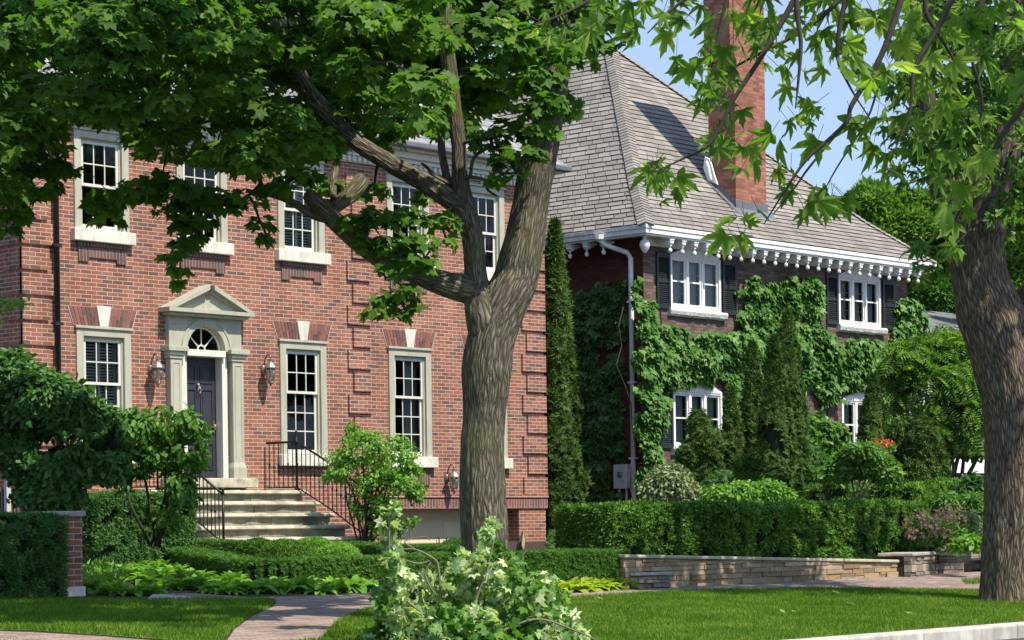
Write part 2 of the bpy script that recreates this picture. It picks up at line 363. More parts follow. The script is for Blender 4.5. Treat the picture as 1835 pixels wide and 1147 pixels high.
M['hosta'] = leaf_mat('hosta_leaf', (0.111, 0.246, 0.037), (0.209, 0.382, 0.056), (0.407, 0.567, 0.123), .38, .45, .3)
M['hostay'] = leaf_mat('golden_hosta_leaf', (.22,.30,.035), (.36,.44,.05), (.50,.54,.09), .35, .45, .3)
M['chart'] = leaf_mat('chartreuse_grass', (.14,.24,.03), (.24,.34,.05), (.35,.45,.08), .3, .5, .3)
M['pinkish'] = leaf_mat('faded_pink_flower', (.22,.13,.12), (.32,.20,.18), (.42,.30,.26), .2, .8, .1)
M['fartree'] = leaf_mat('far_tree_leaf', (0.052, 0.132, 0.023), (0.092, 0.207, 0.034), (0.196, 0.322, 0.057), .3, .5, .25)
M['core'] = plain('shaded_foliage_core', (.012,.026,.006), .95, .4, 6, .8, 20, bdist=.05)  # near-black filler: the shade between the leaves is put into its colour
M['bark'] = bark_mat('maple_bark', (.05,.043,.03), (.215,.19,.14), (.14,.15,.04), 50, 5.5, .4)
M['bark2'] = bark_mat('brown_maple_bark', (.045,.033,.024), (.23,.18,.135), (.15,.15,.05), 46, 5, .2)
M['twig'] = plain('twig_bark', (.05,.042,.03), .9, .3, 12, .4, 60)
M['paletwig'] = plain('pale_twig_bark', (.16,.14,.10), .9, .3, 12, .4, 60)
# ------------------------------------------------------------------ foliage tools
def polar_leaf(pts, droop=.22, fold=.1, cup=0):
    full = pts + [(-a, r) for a, r in reversed(pts) if 0 < a < 180]
    V = [(0, 0, 0)]
    for a, r in full:
        x, y = r*math.cos(R(a)), r*math.sin(R(a)); V.append((x+.12, y, -droop*r*r + fold*abs(y)))
    n = len(full); F = [(0, 1+k, 1+(k+1) % n) for k in range(n)]
    return np.array(V), np.array(F)
L_NORWAY = polar_leaf([(0,1),(10,.8),(17,.78),(27,.6),(40,.82),(50,.96),(61,.78),(80,.58),(92,.72),(106,.78),(132,.5),(180,.12)])
L_SILVER = polar_leaf([(0,1.05),(7,.8),(12,.74),(15,.78),(22,.42),(33,.62),(42,.95),(49,.74),(57,.66),(74,.36),(92,.56),(104,.64),(132,.36),(180,.09)], .3, .08)
L_SILVER2 = polar_leaf([(0,1.1),(6,.82),(11,.7),(15,.72),(21,.33),(33,.55),(42,1.0),(48,.7),(56,.62),(73,.28),(92,.58),(104,.6),(132,.3),(180,.08)], .62, .3)
L_STAR = polar_leaf([(0,1),(26,.55),(50,.92),(80,.54),(104,.74),(140,.42),(180,.12)], .25)
L_IVY = polar_leaf([(0,1),(28,.5),(55,.8),(95,.55),(150,.45),(180,.25)], .35, .1)
L_OVAL = (np.array([(0,0,0),(.35,.24,.05),(.75,.2,.02),(1,0,-.12),(.75,-.2,.02),(.35,-.24,.05),(.5,0,0)]), np.array([(0,6,1),(1,6,2),(2,6,3),(3,6,4),(4,6,5),(5,6,0)]))
L_LONG = (np.array([(0,0,0),(.4,.13,.03),(1,0,-.2),(.4,-.13,.03)]), np.array([(0,1,2),(0,2,3)]))
L_TINY = (np.array([(0,0,0),(.5,.3,0),(1,0,0),(.5,-.3,0)]), np.array([(0,1,2),(0,2,3)]))
def _spray():
    V = []; F = []
    for k, (a, l) in enumerate(((0,1),(32,.75),(-32,.75),(62,.5),(-62,.5))):
        c, s_ = math.cos(R(a)), math.sin(R(a)); i = len(V)
        for x, y in ((0,0),(.5,.10),(1,0),(.5,-.10)): V.append(((x*c-y*s_)*l, (x*s_+y*c)*l, .06*(k % 2)-.1*x*x))
        F += [(i,i+1,i+2),(i,i+2,i+3)]
    return np.array(V), np.array(F)
L_SPRAY = _spray()
def _tuft():
    V = []; F = []; rs = np.random.RandomState(3)
    for k in range(6):
        a = k*60+rs.rand()*30; el = rs.rand()*.9; c, s_ = math.cos(R(a)), math.sin(R(a)); i = len(V)
        for x, y in ((0,0),(.55,.17),(1,0),(.55,-.17)):
            V.append(((x*c-y*s_), (x*s_+y*c), x*el))
        F += [(i,i+1,i+2),(i,i+2,i+3)]
    return np.array(V), np.array(F)
L_TUFT = _tuft()
def _compound():
    V = []; F = []
    for k in range(1, 8):
        for sg in (1, -1):
            x0 = k/8; i = len(V); l = .32*math.sin(PI*(.25+.7*x0)); dx, dy = .35*l, sg*l
            V += [(x0,0,-.25*x0*x0),(x0+dx*.5-.03,dy*.5,-.25*x0*x0),(x0+dx,dy,-.25*x0*x0-.1),(x0+dx*.5+.05,dy*.5,-.25*x0*x0)]
            F += [(i,i+1,i+2),(i,i+2,i+3)]
    return np.array(V), np.array(F)
L_COMP = _compound()
def unit(a): return a / np.maximum(np.linalg.norm(a, axis=-1, keepdims=True), 1e-9)
def scatter(name, P, N, D, size, tmpl, mat, parent, rs, tilt=.5, sizevar=.3, uvfree=True):
    """one leaf-shaped piece per point, normal N, tip direction D"""
    P = np.asarray(P, float); n = len(P)
    if n == 0: return None
    N = unit(np.asarray(N, float) + tilt*rs.normal(size=(n, 3))); D = np.asarray(D, float) + .5*rs.normal(size=(n, 3))
    X = unit(D - N*np.sum(D*N, axis=1, keepdims=True)); Y = np.cross(N, X)
    s_ = (size*(1 + sizevar*(rs.rand(n)*2-1)))[:, None, None]
    V, F = tmpl; k = len(V)
    W = P[:, None, :] + s_*(V[None, :, 0:1]*X[:, None, :] + V[None, :, 1:2]*Y[:, None, :] + V[None, :, 2:3]*N[:, None, :])
    FF = (F[None] + (np.arange(n)*k)[:, None, None]).reshape(-1, 3)
    return np_mesh(name, W.reshape(-1, 3), FF, mat, parent)
def ell_points(rs, c, r, n, shell=.5):
    d = unit(rs.normal(size=(n, 3))); rad = (rs.rand(n)**(1/3))*(1-shell) + shell*(.85+.2*rs.rand(n)); rad = np.minimum(rad, 1.1)
    return np.asarray(c, float) + d*rad[:, None]*np.asarray(r, float), d
def clumps(rs, centers, radii, counts):
    """layered sprays of leaves; returns P, N, D"""
    Ps, Ns, Ds = [], [], []
    for c, r, k in zip(centers, radii, counts):
        P, d = ell_points(rs, c, (r, r, r*.42), k, .35)
        P[:, 2] -= .25*r*(((P[:, 0]-c[0])**2 + (P[:, 1]-c[1])**2)/(r*r))
        N = unit(d*.55 + np.array([-.1, -.25, 1.0])); D = unit(d*np.array([1, 1, .2]) + np.array([0, 0, -.75]))
        Ps.append(P); Ns.append(N); Ds.append(D)
    return np.vstack(Ps), np.vstack(Ns), np.vstack(Ds)
def uplight(rs, n): return np.tile([0, -.2, 1.0], (n, 1))
def leafshell(rs, blobs, n, bump=.18, f=3.0, inner=.25, up=.5, low=-.75, gap=0, gf=3.2):
    if gap: n = int(n*(1+gap*1.6))
    """points over the outside of a union of ellipsoids ((c),(rx,ry,rz))"""
    vol = np.array([b[1][0]*b[1][1] + b[1][0]*b[1][2] for b in blobs]); ks = np.maximum((vol/vol.sum()*n*1.7).astype(int), 5)
    Ps, Ns = [], []
    for i, ((c, r), k) in enumerate(zip(blobs, ks)):
        c = np.array(c, float); r = np.array(r, float); d = unit(rs.normal(size=(k, 3))); d = d[d[:, 2] > low]
        s_ = 1 + bump*(fbm(d*f + c*1.7 + 30, 3)-.5)*2.2
        s_ = s_*(1 - inner*rs.rand(len(d))**2.2)
        P = c + d*r*s_[:, None]; keep = np.ones(len(P), bool)
        for j, (c2, r2) in enumerate(blobs):
            if j != i: keep &= (((P-np.array(c2))/(np.array(r2)*.82))**2).sum(1) > 1
        Ps.append(P[keep]); Ns.append(unit(d[keep]/r*r.mean() + np.array([0, 0, up])))
    P, N = np.vstack(Ps), np.vstack(Ns)
    if gap: k_ = fbm(P*np.array([gf, gf, gf*1.3]) + 5, 2) > gap; P, N = P[k_], N[k_]
    return P, N
def core_blobs(name, blobs, parent, k=.8, mat=None, f=3.0, bump=.2):
    V, F = [], []; off = 0; nu, nv = 20, 12
    for c, r in blobs:
        c = np.array(c, float)
        th = np.arange(nu)*2*PI/nu; ph = np.linspace(.02, PI-.02, nv)
        d = np.stack([np.outer(np.sin(ph), np.cos(th)), np.outer(np.sin(ph), np.sin(th)), np.outer(np.cos(ph), np.ones(nu))], -1).reshape(-1, 3)
        s_ = 1 + bump*(fbm(d*f + c*1.7 + 30, 3)-.5)*2.2
        V.append(c + d*np.array(r)*k*s_[:, None])
        for a in range(nv-1):
            for b_ in range(nu): F.append((off+a*nu+b_, off+(a+1)*nu+b_, off+(a+1)*nu+(b_+1) % nu, off+a*nu+(b_+1) % nu))
        off += nu*nv
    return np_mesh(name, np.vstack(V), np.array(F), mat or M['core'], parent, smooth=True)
def shrub(name, label, cat, base, blobs, n, size, tmpl, mat, seed=0, stems=5, group=None, core=.62, tilt=.55, up=.5, droop=-.4, bump=.18, sr=.018, stemmat=None, pname='leaves', inner=.3, gap=0, gf=3.2):
    rs = np.random.RandomState(seed); b = Vector(base); T = thing(name, b, label, cat, group)
    P, N = leafshell(rs, blobs, n, bump=bump, up=up, inner=inner, gap=gap, gf=gf)
    D = N*np.array([1, 1, .3]) + np.array([0, 0, droop])
    scatter(pname, P, N, D, size, tmpl, mat, T, rs, tilt)
    if core: core_blobs('shaded_inner_foliage', blobs, T, core)
    if stems:
        mb = MB()
        for k in range(stems):
            c, r = blobs[rs.randint(len(blobs))]; e = Vector(c) + Vector(((rs.rand()-.5)*r[0], (rs.rand()-.5)*r[1], .2*r[2]))
            s0 = b + Vector(((rs.rand()-.5)*.15, (rs.rand()-.5)*.15, -.05)); mid = s0.lerp(e, .5) + Vector(((rs.rand()-.5)*.15, (rs.rand()-.5)*.15, .05))
            mb.tube([s0, mid, e], [sr, sr*.75, sr*.4], 6)
        mb.build('stems', stemmat or M['twig'], T, smooth=True)
    return T
def column_tree(name, label, cat, base, h, r, n, size, seed, group=None, mat=None, prof=None, lump=.24, spray=None):
    n = int(n*1.5)
    """clipped or natural upright conifer: a surface of revolution of sprays round a dark core"""
    rs = np.random.RandomState(seed); b = Vector(base); T = thing(name, b, label, cat, group)
    prof = prof or (lambda s: min(1, 1.25*(1-s)**.62)*min(1, .55+2.2*s))
    tt = rs.rand(n); tt = tt**.9; th = rs.rand(n)*2*PI
    q = np.stack([np.cos(th)*1.6 + seed, np.sin(th)*1.6, tt*h*2.2], -1)
    rr = r*np.array([prof(s) for s in tt])*(1 + lump*(fbm(q, 3)-.5)*3.4 + .16*(fbm(q*2.6, 2)-.5))*(1-.28*rs.rand(n)**2)
    P = np.stack([b.x + rr*np.cos(th), b.y + rr*np.sin(th), b.z + .02*h + tt*h], -1)
    N = np.stack([np.cos(th), np.sin(th), np.full(n, .35)], -1); D = np.stack([np.cos(th)*.45, np.sin(th)*.45, np.full(n, .8)], -1)
    kq = fbm(q*np.array([1.7, 1.7, 1.5])+9, 2) > .40; P, N, D = P[kq], N[kq], D[kq]
    scatter('foliage', P, N, D, size, spray or L_SPRAY, mat or M['cedar'], T, rs, .45)
    V, F = [], []; nu, nv = 18, 24
    for k in range(nv):
        s = k/(nv-1)
        for j in range(nu):
            a = 2*PI*j/nu; q = np.array([math.cos(a)*1.6+seed, math.sin(a)*1.6, s*h*2.2]); r_ = r*prof(min(s, .995))*.76*(1+lump*(fbm(q, 3)-.5)*3.2)
            V.append((b.x+r_*math.cos(a), b.y+r_*math.sin(a), b.z+.03*h+s*h*.96))
    for k in range(nv-1):
        for j in range(nu): F.append((k*nu+j, k*nu+(j+1) % nu, (k+1)*nu+(j+1) % nu, (k+1)*nu+j))
    np_mesh('shaded_inner_foliage', np.array(V), np.array(F), M['core'], T, smooth=True)
    MB().tube([b+Vector((0,0,-.05)), b+Vector((0,0,h*.5))], [.06, .03], 7).build('trunk', M['twig'], T, smooth=True)
    return T
def hedge(name, label, cat, path, n, size, tmpl, mat, seed=0, group=None, rough=.05, kind=None, rnd=.12):
    """path: list of (u, v, z_bottom, z_top, width); clipped box-section hedge"""
    rs = np.random.RandomState(seed); mid = path[len(path)//2]
    T = thing(name, (mid[0], mid[1], mid[2]), label, cat, group)
    pts = np.array(path, float)
    for _ in range(3 if len(pts) > 2 else 0):
        pts = np.vstack([pts[:1]] + [np.array([a*.75+b*.25, a*.25+b*.75]) for a, b in zip(pts[:-1], pts[1:])] + [pts[-1:]])
    seg = np.linalg.norm(np.diff(pts[:, :2], axis=0), axis=1); cum = np.concatenate([[0], np.cumsum(seg)]); L = cum[-1]
    def frame(s):
        i = np.clip(np.searchsorted(cum, s, 'right')-1, 0, len(seg)-1); f = ((s-cum[i])/seg[i])[:, None]; q = pts[i]*(1-f) + pts[i+1]*f
        t_ = (pts[i+1, :2]-pts[i, :2])/seg[i][:, None]; return q, t_, np.stack([t_[:, 1], -t_[:, 0]], -1)
    W = pts[:, 4].mean(); H = (pts[:, 3]-pts[:, 2]).mean(); per = 2*H + W
    def surf(s, a, e):    # s along, a perimeter position 0..per, e inset
        q, t_, nn = frame(np.clip(s, 0, L)); H_ = q[:, 3]-q[:, 2]; w_ = q[:, 4]
        aa = a/per*(2*H_+w_)
        left = aa < H_; top = (aa >= H_) & (aa < H_+w_)
        x = np.where(left, -w_/2, np.where(top, -w_/2 + aa-H_, w_/2)); z = np.where(left, aa, np.where(top, H_, 2*H_+w_-aa))
        nx = np.where(left, -1., np.where(top, 0., 1.)); nz = np.where(top, 1., 0.)
        # round the shoulders
        rr = np.minimum(rnd, w_*.4); cx = np.clip(x, -w_/2+rr, w_/2-rr); cz = np.minimum(z, H_-rr)
        dx, dz = x-cx, z-cz; dl = np.sqrt(dx*dx+dz*dz)+1e-6; use = dl > rr*.98
        x = np.where(use, cx+dx/dl*rr, x); z = np.where(use, cz+dz/dl*rr, z); nx = np.where(use & (dz > 0), dx/dl, nx); nz = np.where(use & (dz > 0), dz/dl, nz)
        P = np.stack([q[:, 0]+nn[:, 0]*x, q[:, 1]+nn[:, 1]*x, q[:, 2]+z], -1); N = np.stack([nn[:, 0]*nx, nn[:, 1]*nx, nz], -1)
        return P + N*((fbm(P*2.3+seed, 3)-.5)*rough*4 - e)[:, None], N
    k = int(n*1.1); P, N = surf(rs.rand(k)*L, rs.rand(k)*per, rs.rand(k)**2*.08)
    kq = fbm(P*7+3, 2) > (.41 if size > .04 else 0); P, N = P[kq], N[kq]
    ends = []
    for e, sg in ((0, -1), (L, 1)):
        kk = int(n*.04)+20; q, t_, nn = frame(np.full(kk, e)); x = (rs.rand(kk)-.5)*q[:, 4]; z = rs.rand(kk)*(q[:, 3]-q[:, 2]); out = sg*(.05 - .1*((x/(q[:, 4]/2))**4))
        Pe = np.stack([q[:, 0]+nn[:, 0]*x+t_[:, 0]*out, q[:, 1]+nn[:, 1]*x+t_[:, 1]*out, q[:, 2]+z], -1); Ne = np.concatenate([t_*sg, np.zeros((kk, 1))], 1); ends.append((Pe + Ne*((fbm(Pe*2.3, 3)-.5)*rough*4)[:, None], Ne))
    P = np.vstack([P]+[e[0] for e in ends]); N = np.vstack([N]+[e[1] for e in ends])
    D = N*.7 + np.array([0, 0, .5]); scatter('leaves', P, N+np.array([0, 0, .35]), D, size, tmpl, mat, T, rs, .55)
    ns = max(8, int(L/.12)); na = 20; V = []
    for i in range(ns+1):
        s = np.full(na, np.clip(i/ns*L, .03, L-.03)); p_, _ = surf(s, np.linspace(0, per*.9999, na), np.full(na, .07)); V.append(p_)
    V = np.vstack(V); F = [(i*na+j, (i+1)*na+j, (i+1)*na+j+1, i*na+j+1) for i in range(ns) for j in range(na-1)]
    mb = MB(); mb.v = [tuple(v) for v in V]; mb.f = F; mb.uv = [None]*len(F); mb.poly([V[j] for j in range(na)]); mb.poly([V[ns*na+j] for j in reversed(range(na))])
    mb.build('shaded_inner_foliage', M['core'], T)
    return T
# ------------------------------------------------------------------ bark-covered limbs
def catmull(pts, k=8):
    """pts: list of (x,y,z,r) -> densely interpolated"""
    P = np.array(pts, float); P = np.vstack([2*P[0]-P[1], P, 2*P[-1]-P[-2]]); out = []
    for i in range(1, len(P)-2):
        for j in range(k):
            t_ = j/k; a, b, c, d = P[i-1], P[i], P[i+1], P[i+2]
            out.append(.5*((2*b)+(-a+c)*t_+(2*a-5*b+4*c-d)*t_*t_+(-a+3*b-3*c+d)*t_**3))
    out.append(P[-2]); return np.array(out)
def limb(mb, pts, n=14, k=6, ridge=.0, seed=0, seam=None, dl=None):
    """adds a tapering limb to the MB; ridge = bark relief in metres"""
    C = catmull(pts, k)
    if dl:
        seg = np.linalg.norm(np.diff(C[:, :3], axis=0), axis=1); cum = np.concatenate([[0], np.cumsum(seg)]); m_ = int(cum[-1]/dl)+2
        s = np.linspace(0, cum[-1], m_); C = np.stack([np.interp(s, cum, C[:, q]) for q in range(4)], -1)
    m_ = len(C); T = unit(np.gradient(C[:, :3], axis=0)); seg = np.linalg.norm(np.diff(C[:, :3], axis=0), axis=1); cum = np.concatenate([[0], np.cumsum(seg)])
    a0 = np.array(seam if seam is not None else (FW.x, FW.y, 0.0)); V = np.zeros((m_, n, 3)); ra = C[:, 3].mean()
    th = np.arange(n)*2*PI/n
    for i in range(m_):
        a = a0 - T[i]*a0.dot(T[i]); a /= max(np.linalg.norm(a), 1e-6); b = np.cross(T[i], a); a0 = a
        rr = np.full(n, C[i, 3])
        V[i] = C[i, :3] + (np.outer(np.cos(th), a) + np.outer(np.sin(th), b))*rr[:, None]
    if ridge:
        cen = C[:, None, :3]; dirn = unit(V-cen)
        uu = th[None, :]*ra*np.ones((m_, 1)); q = np.stack([np.cos(th)[None]*ra*44+np.zeros((m_, 1)), np.sin(th)[None]*ra*44+np.zeros((m_, 1)), np.repeat(cum[:, None]*2.6, n, 1)], -1) + seed*3.1
        w1 = fbm(q*np.array([.35, .35, 1.0]), 2)[..., None]*np.array([2.5, 2.5, 0]); rg = 1-np.abs(vnoise(q+w1)*2-1)*1.6
        big = fbm(np.stack([np.cos(th)[None]*2+np.zeros((m_, 1)), np.sin(th)[None]*2+np.zeros((m_, 1)), np.repeat(cum[:, None]*1.6, n, 1)], -1)+seed, 3)-.5
        V += dirn*((-rg*ridge) + big*ra*.22)[..., None]
    i0 = len(mb.v); mb.v += [tuple(v) for v in V.reshape(-1, 3)]
    for i in range(m_-1):
        for j in range(n):
            j2 = (j+1) % n; mb.f.append((i0+i*n+j, i0+i*n+j2, i0+(i+1)*n+j2, i0+(i+1)*n+j))
            u0, u1 = 2*PI*ra*j/n, 2*PI*ra*(j+1)/n; mb.uv.append(((u0, cum[i]), (u1, cum[i]), (u1, cum[i+1]), (u0, cum[i+1])))
    mb.f.append(tuple(i0+(m_-1)*n+j for j in range(n))); mb.uv.append(None)
    mb.f.append(tuple(i0+j for j in reversed(range(n)))); mb.uv.append(None)
    return C
# ------------------------------------------------------------------ setting: ground, road, paths, lawn
def structure(o): o['kind'] = 'structure'; return o
g = MB()
def strip(v0, v1, z0, z1, u0=-120, u1=300): g.quad((u0, v0, z0), (u1, v0, z0), (u1, v1, z1), (u0, v1, z1))
strip(12.97, 30.5, .5, gz(30.5)); strip(30.5, 400, gz(30.5), gz(30.5)); strip(3.0, 12.97, .3, .3); strip(-60, 3.0, .48, .48)
structure(g.build('ground', M['soil']))
structure(MB().box(-60, 120, 3.3, 12.65, .31, .36).build('road', M['asphalt']))
c = MB()
for k in range(-20, 60):
    c.box(k*1.8+.003, k*1.8+1.797, 12.65, 12.97, .30, .505)
structure(c.build('kerb', M['conc'], bevel=.02))
structure(MB().box(-60, 120, 3.0, 3.3, .3, .49).build('far_kerb', M['conc'], bevel=.02))
def inside(px, py, poly):
    px = np.asarray(px); py = np.asarray(py); r = np.zeros(len(px), bool); n = len(poly)
    for i in range(n):
        x0, y0 = poly[i]; x1, y1 = poly[(i+1) % n]
        c_ = (y0 > py) != (y1 > py); r ^= c_ & (px < (x1-x0)*(py-y0)/((y1-y0) or 1e-9)+x0)
    return r
def gsheet(name, pix, mat, dz, sub=4):
    pts = [on_g(x, y, dz) for x, y in pix]; mb = MB(); mb.poly(pts); return structure(mb.build(name, mat))
PATH = [(-30,1130),(60,1133),(180,1140),(330,1152),(405,1150),(420,1128),(452,1104),(488,1088),(495,1078),(470,1074),(420,1074),(350,1075),(290,1073),(276,1064),(330,1062),(450,1070),
        (560,1067),(640,1065),(760,1066),(960,1064),(1100,1058),(1200,1048),(1400,1039),(1640,1029),(1840,1019),(2050,1010),(2050,1060),(1835,1062),(1739,1058),(1460,1055),(1200,1061),(1010,1073),(870,1082),(690,1085),(640,1096),(600,1118),(572,1148),(500,1230),(390,1240),(330,1190),(150,1162),(60,1150),(-30,1146)]
gsheet('path', PATH, M['paver'], .012)
gsheet('stone_edging', [(276,1063),(330,1068),(385,1075),(330,1079),(262,1074)], M['conc'], .02)
LAWN_R = [(on_g(x, y).x, on_g(x, y).y) for x, y in [(575,1147),(602,1118),(642,1096),(692,1085),(872,1082),(1012,1073),(1200,1061),(1460,1055),(1739,1058),(1835,1062),(2000,1062)]] + [(27, 12.99), (6, 12.99), (6.5, 14.0)]
LAWN_L = [(on_g(x, y).x, on_g(x, y).y) for x, y in [(-30,1078),(120,1076),(250,1076),(350,1076),(420,1075),(470,1075),(494,1079),(486,1089),(450,1105),(418,1129),(400,1147),(400,1190),(330,1150),(180,1139),(60,1131),(-30,1129)]]
LAWN_B = [(on_g(x, y).x, on_g(x, y).y) for x, y in [(-30,1147),(60,1151),(150,1163),(330,1192),(380,1240),(200,1400),(-60,1300)]]
LAWN_K = [(on_g(x, y).x, on_g(x, y).y) for x, y in [(1722,1040),(1762,1037),(1760,1049),(1730,1049)]]
lw = MB()
for pl in (LAWN_R, LAWN_L, LAWN_B, LAWN_K): lw.poly([(a, b, gz(b)+.006) for a, b in pl])
structure(lw.build('lawn', M['turf']))
def turf_blades():
    rs = np.random.RandomState(5); Ps = []
    for pl, n in ((LAWN_R, 330000), (LAWN_L, 130000), (LAWN_B, 9000), (LAWN_K, 2500)):
        a = np.array(pl); lo, hi = a.min(0), a.max(0); q = lo + rs.rand(n, 2)*(hi-lo); q = q[inside(q[:, 0], q[:, 1], pl)]
        z = .5+.047*(np.clip(q[:, 1], 13, 30.5)-13)+.004; P = np.column_stack([q, z])
        d = P-np.array(CAM); Y = d@np.array(FW); x = CXP+FPX*(d@np.array(RT))/Y; y = HYP-FPX*(d@np.array(UPV))/Y
        Ps.append(P[(x > -80) & (x < 1920) & (y < 1200)])
    P = np.vstack(Ps); n = len(P); h = .026+.03*rs.rand(n)*(.4+1.2*fbm(P*1.5, 2)); th = rs.rand(n)*2*PI; ln = rs.normal(size=(n, 2))*.018; wd = .0035+.0025*rs.rand(n)
    dx = np.column_stack([np.cos(th)*wd, np.sin(th)*wd, np.zeros(n)]); tip = P + np.column_stack([ln, h])
    V = np.stack([P-dx, P+dx, tip], 1).reshape(-1, 3); F = np.arange(3*n).reshape(-1, 3)
    o = np_mesh('grass', V, F, M['grass']); tag(o, 'short green mown grass blades across the front lawns', 'grass', kind='stuff')
turf_blades()
# ------------------------------------------------------------------ the red brick house on the left
def wall_v(mb, u0, u1, z0, z1, v, holes, depth=.16, sgn=1):
    """front wall in the plane v=const with rectangular holes and their reveals"""
    us = sorted({u0, u1} | {h[0] for h in holes} | {h[1] for h in holes}); zs = sorted({z0, z1} | {h[2] for h in holes} | {h[3] for h in holes})
    for a, b in zip(us, us[1:]):
        for c_, d in zip(zs, zs[1:]):
            mu, mz = (a+b)/2, (c_+d)/2
            if any(h[0] < mu < h[1] and h[2] < mz < h[3] for h in holes): continue
            mb.quad((a, v, c_), (b, v, c_), (b, v, d), (a, v, d))
    for a, b, c_, d in holes:
        e = v+depth*sgn
        mb.quad((a, v, c_), (a, v, d), (a, e, d), (a, e, c_)); mb.quad((b, v, d), (b, v, c_), (b, e, c_), (b, e, d))
        mb.quad((a, v, d), (b, v, d), (b, e, d), (a, e, d)); mb.quad((b, v, c_), (a, v, c_), (a, e, c_), (b, e, c_))
V1 = 30.5; U0, U1 = 21.82, 34.15; ZE = 8.55; DC = 25.47
H1 = thing('brick_house', (28, 30.5, 1.3), 'red brick house with cream door surround, tall sash windows and grey slate roof', 'house')
LOW = [(22.86, 23.92), (27.23, 28.29), (29.89, 30.95), (31.96, 33.02)]; UPP = [(22.86, 23.92), (24.97, 26.03), (27.23, 28.29), (29.89, 30.95), (31.96, 33.02)]
ZL = (2.93, 4.91); ZU = (6.52, 8.12)
holes = [(a, b, *ZL) for a, b in LOW] + [(a, b, *ZU) for a, b in UPP] + [(DC-.5, DC+.5, 2.5, 5.06), (29.7, 33.37, .6, 1.96)]
wm = MB(); wall_v(wm, U0, U1, .6, ZE, V1, holes, .2)
for (a, b, sg) in ((U0, V1, 1), (U1, V1, -1)):
    wm.quad((a, 43, .6), (a, V1, .6), (a, V1, ZE), (a, 43, ZE)) if sg > 0 else wm.quad((a, V1, .6), (a, 43, .6), (a, 43, ZE), (a, V1, ZE))
wm.quad((U0, 43, .6), (U0, 43, ZE), (U1, 43, ZE), (U1, 43, .6))
wm.quad((29.7, V1+.2, .6), (29.7, V1+.34, .6), (29.7, V1+.34, 1.96), (29.7, V1+.2, 1.96)); wm.quad((33.37, V1+.34, .6), (33.37, V1+.2, .6), (33.37, V1+.2, 1.96), (33.37, V1+.34, 1.96))
wm.quad((29.7, V1+.2, 1.96), (33.37, V1+.2, 1.96), (33.37, V1+.34, 1.96), (29.7, V1+.34, 1.96))
wm.build('wall', M['brick'], H1)
# quoins: blocks of five courses standing 25 mm proud
q = MB(); cr = .0667
def quoins(ua, ub, side, z0, z1, alt=.13):
    z = z0; k = 0
    while z + 5*cr < z1:
        a, b = (ua, ub) if side > 0 else (ua, ub)
        if side > 0: b = ub - (alt if k % 2 else 0)
        else: a = ua + (alt if k % 2 else 0)
        q.box(a, b, V1-.045, V1+.02, z, z+5*cr); z += 6*cr; k += 1
quoins(28.85, 29.42, -1, 2.9, ZE-.25); q.build('quoin_strip', M['brick'], H1); q = MB(); quoins(33.5, U1+.028, -1, 2.24, ZE-.25); q.build('quoin_strip', M['brick'], H1); q = MB(); quoins(U0-.028, U0+.62, 1, 1.4, ZE-.25)
k = 0; z = 1.4
while z + 5*cr < ZE-.25:
    q.box(U0-.028, U0+.02, V1-.02, V1+(.62 if k % 2 == 0 else .49), z, z+5*cr); z += 6*cr; k += 1
q.build('quoin_strip', M['brick'], H1)
MB().box(29.44, U1+.03, V1-.03, V1+.02, 1.965, 2.17).build('soldier_course', M['soldier'], H1)
MB().box(29.42, U1+.045, V1-.05, V1+.02, 2.172, 2.235).build('belt_ledge', M['brick'], H1, bevel=.006)
# cornice: bed mould, dentils, crown, gutter
c = MB(); c.box(U0-.1, U1+.1, V1-.1, V1-.001, ZE-.2, ZE-.12); c.box(U0-.05, U1+.05, V1-.05, V1-.002, ZE-.32, ZE-.2); c.box(U0-.32, U1+.32, V1-.32, V1-.003, ZE+.0, ZE+.12); c.box(U0-.18, U1+.18, V1-.18, V1-.004, ZE-.12, ZE)
c.box(U0-.1, U0-.001, V1-.1, 43, ZE-.2, ZE-.12); c.box(U0-.32, U0-.002, V1+.0, 43, ZE, ZE+.12)
CO = c.build('cornice', M['cream'], H1, bevel=.01)
d = MB(); u = U0
while u < U1: d.box(u, u+.07, V1-.1, V1-.052, ZE-.3, ZE-.21); u += .13
d.build('dentils', M['cream'], CO)
MB().box(U0-.45, U1+.45, V1-.45, V1-.32, ZE+.03, ZE+.15).build('gutter', M['lead'], H1, bevel=.03)
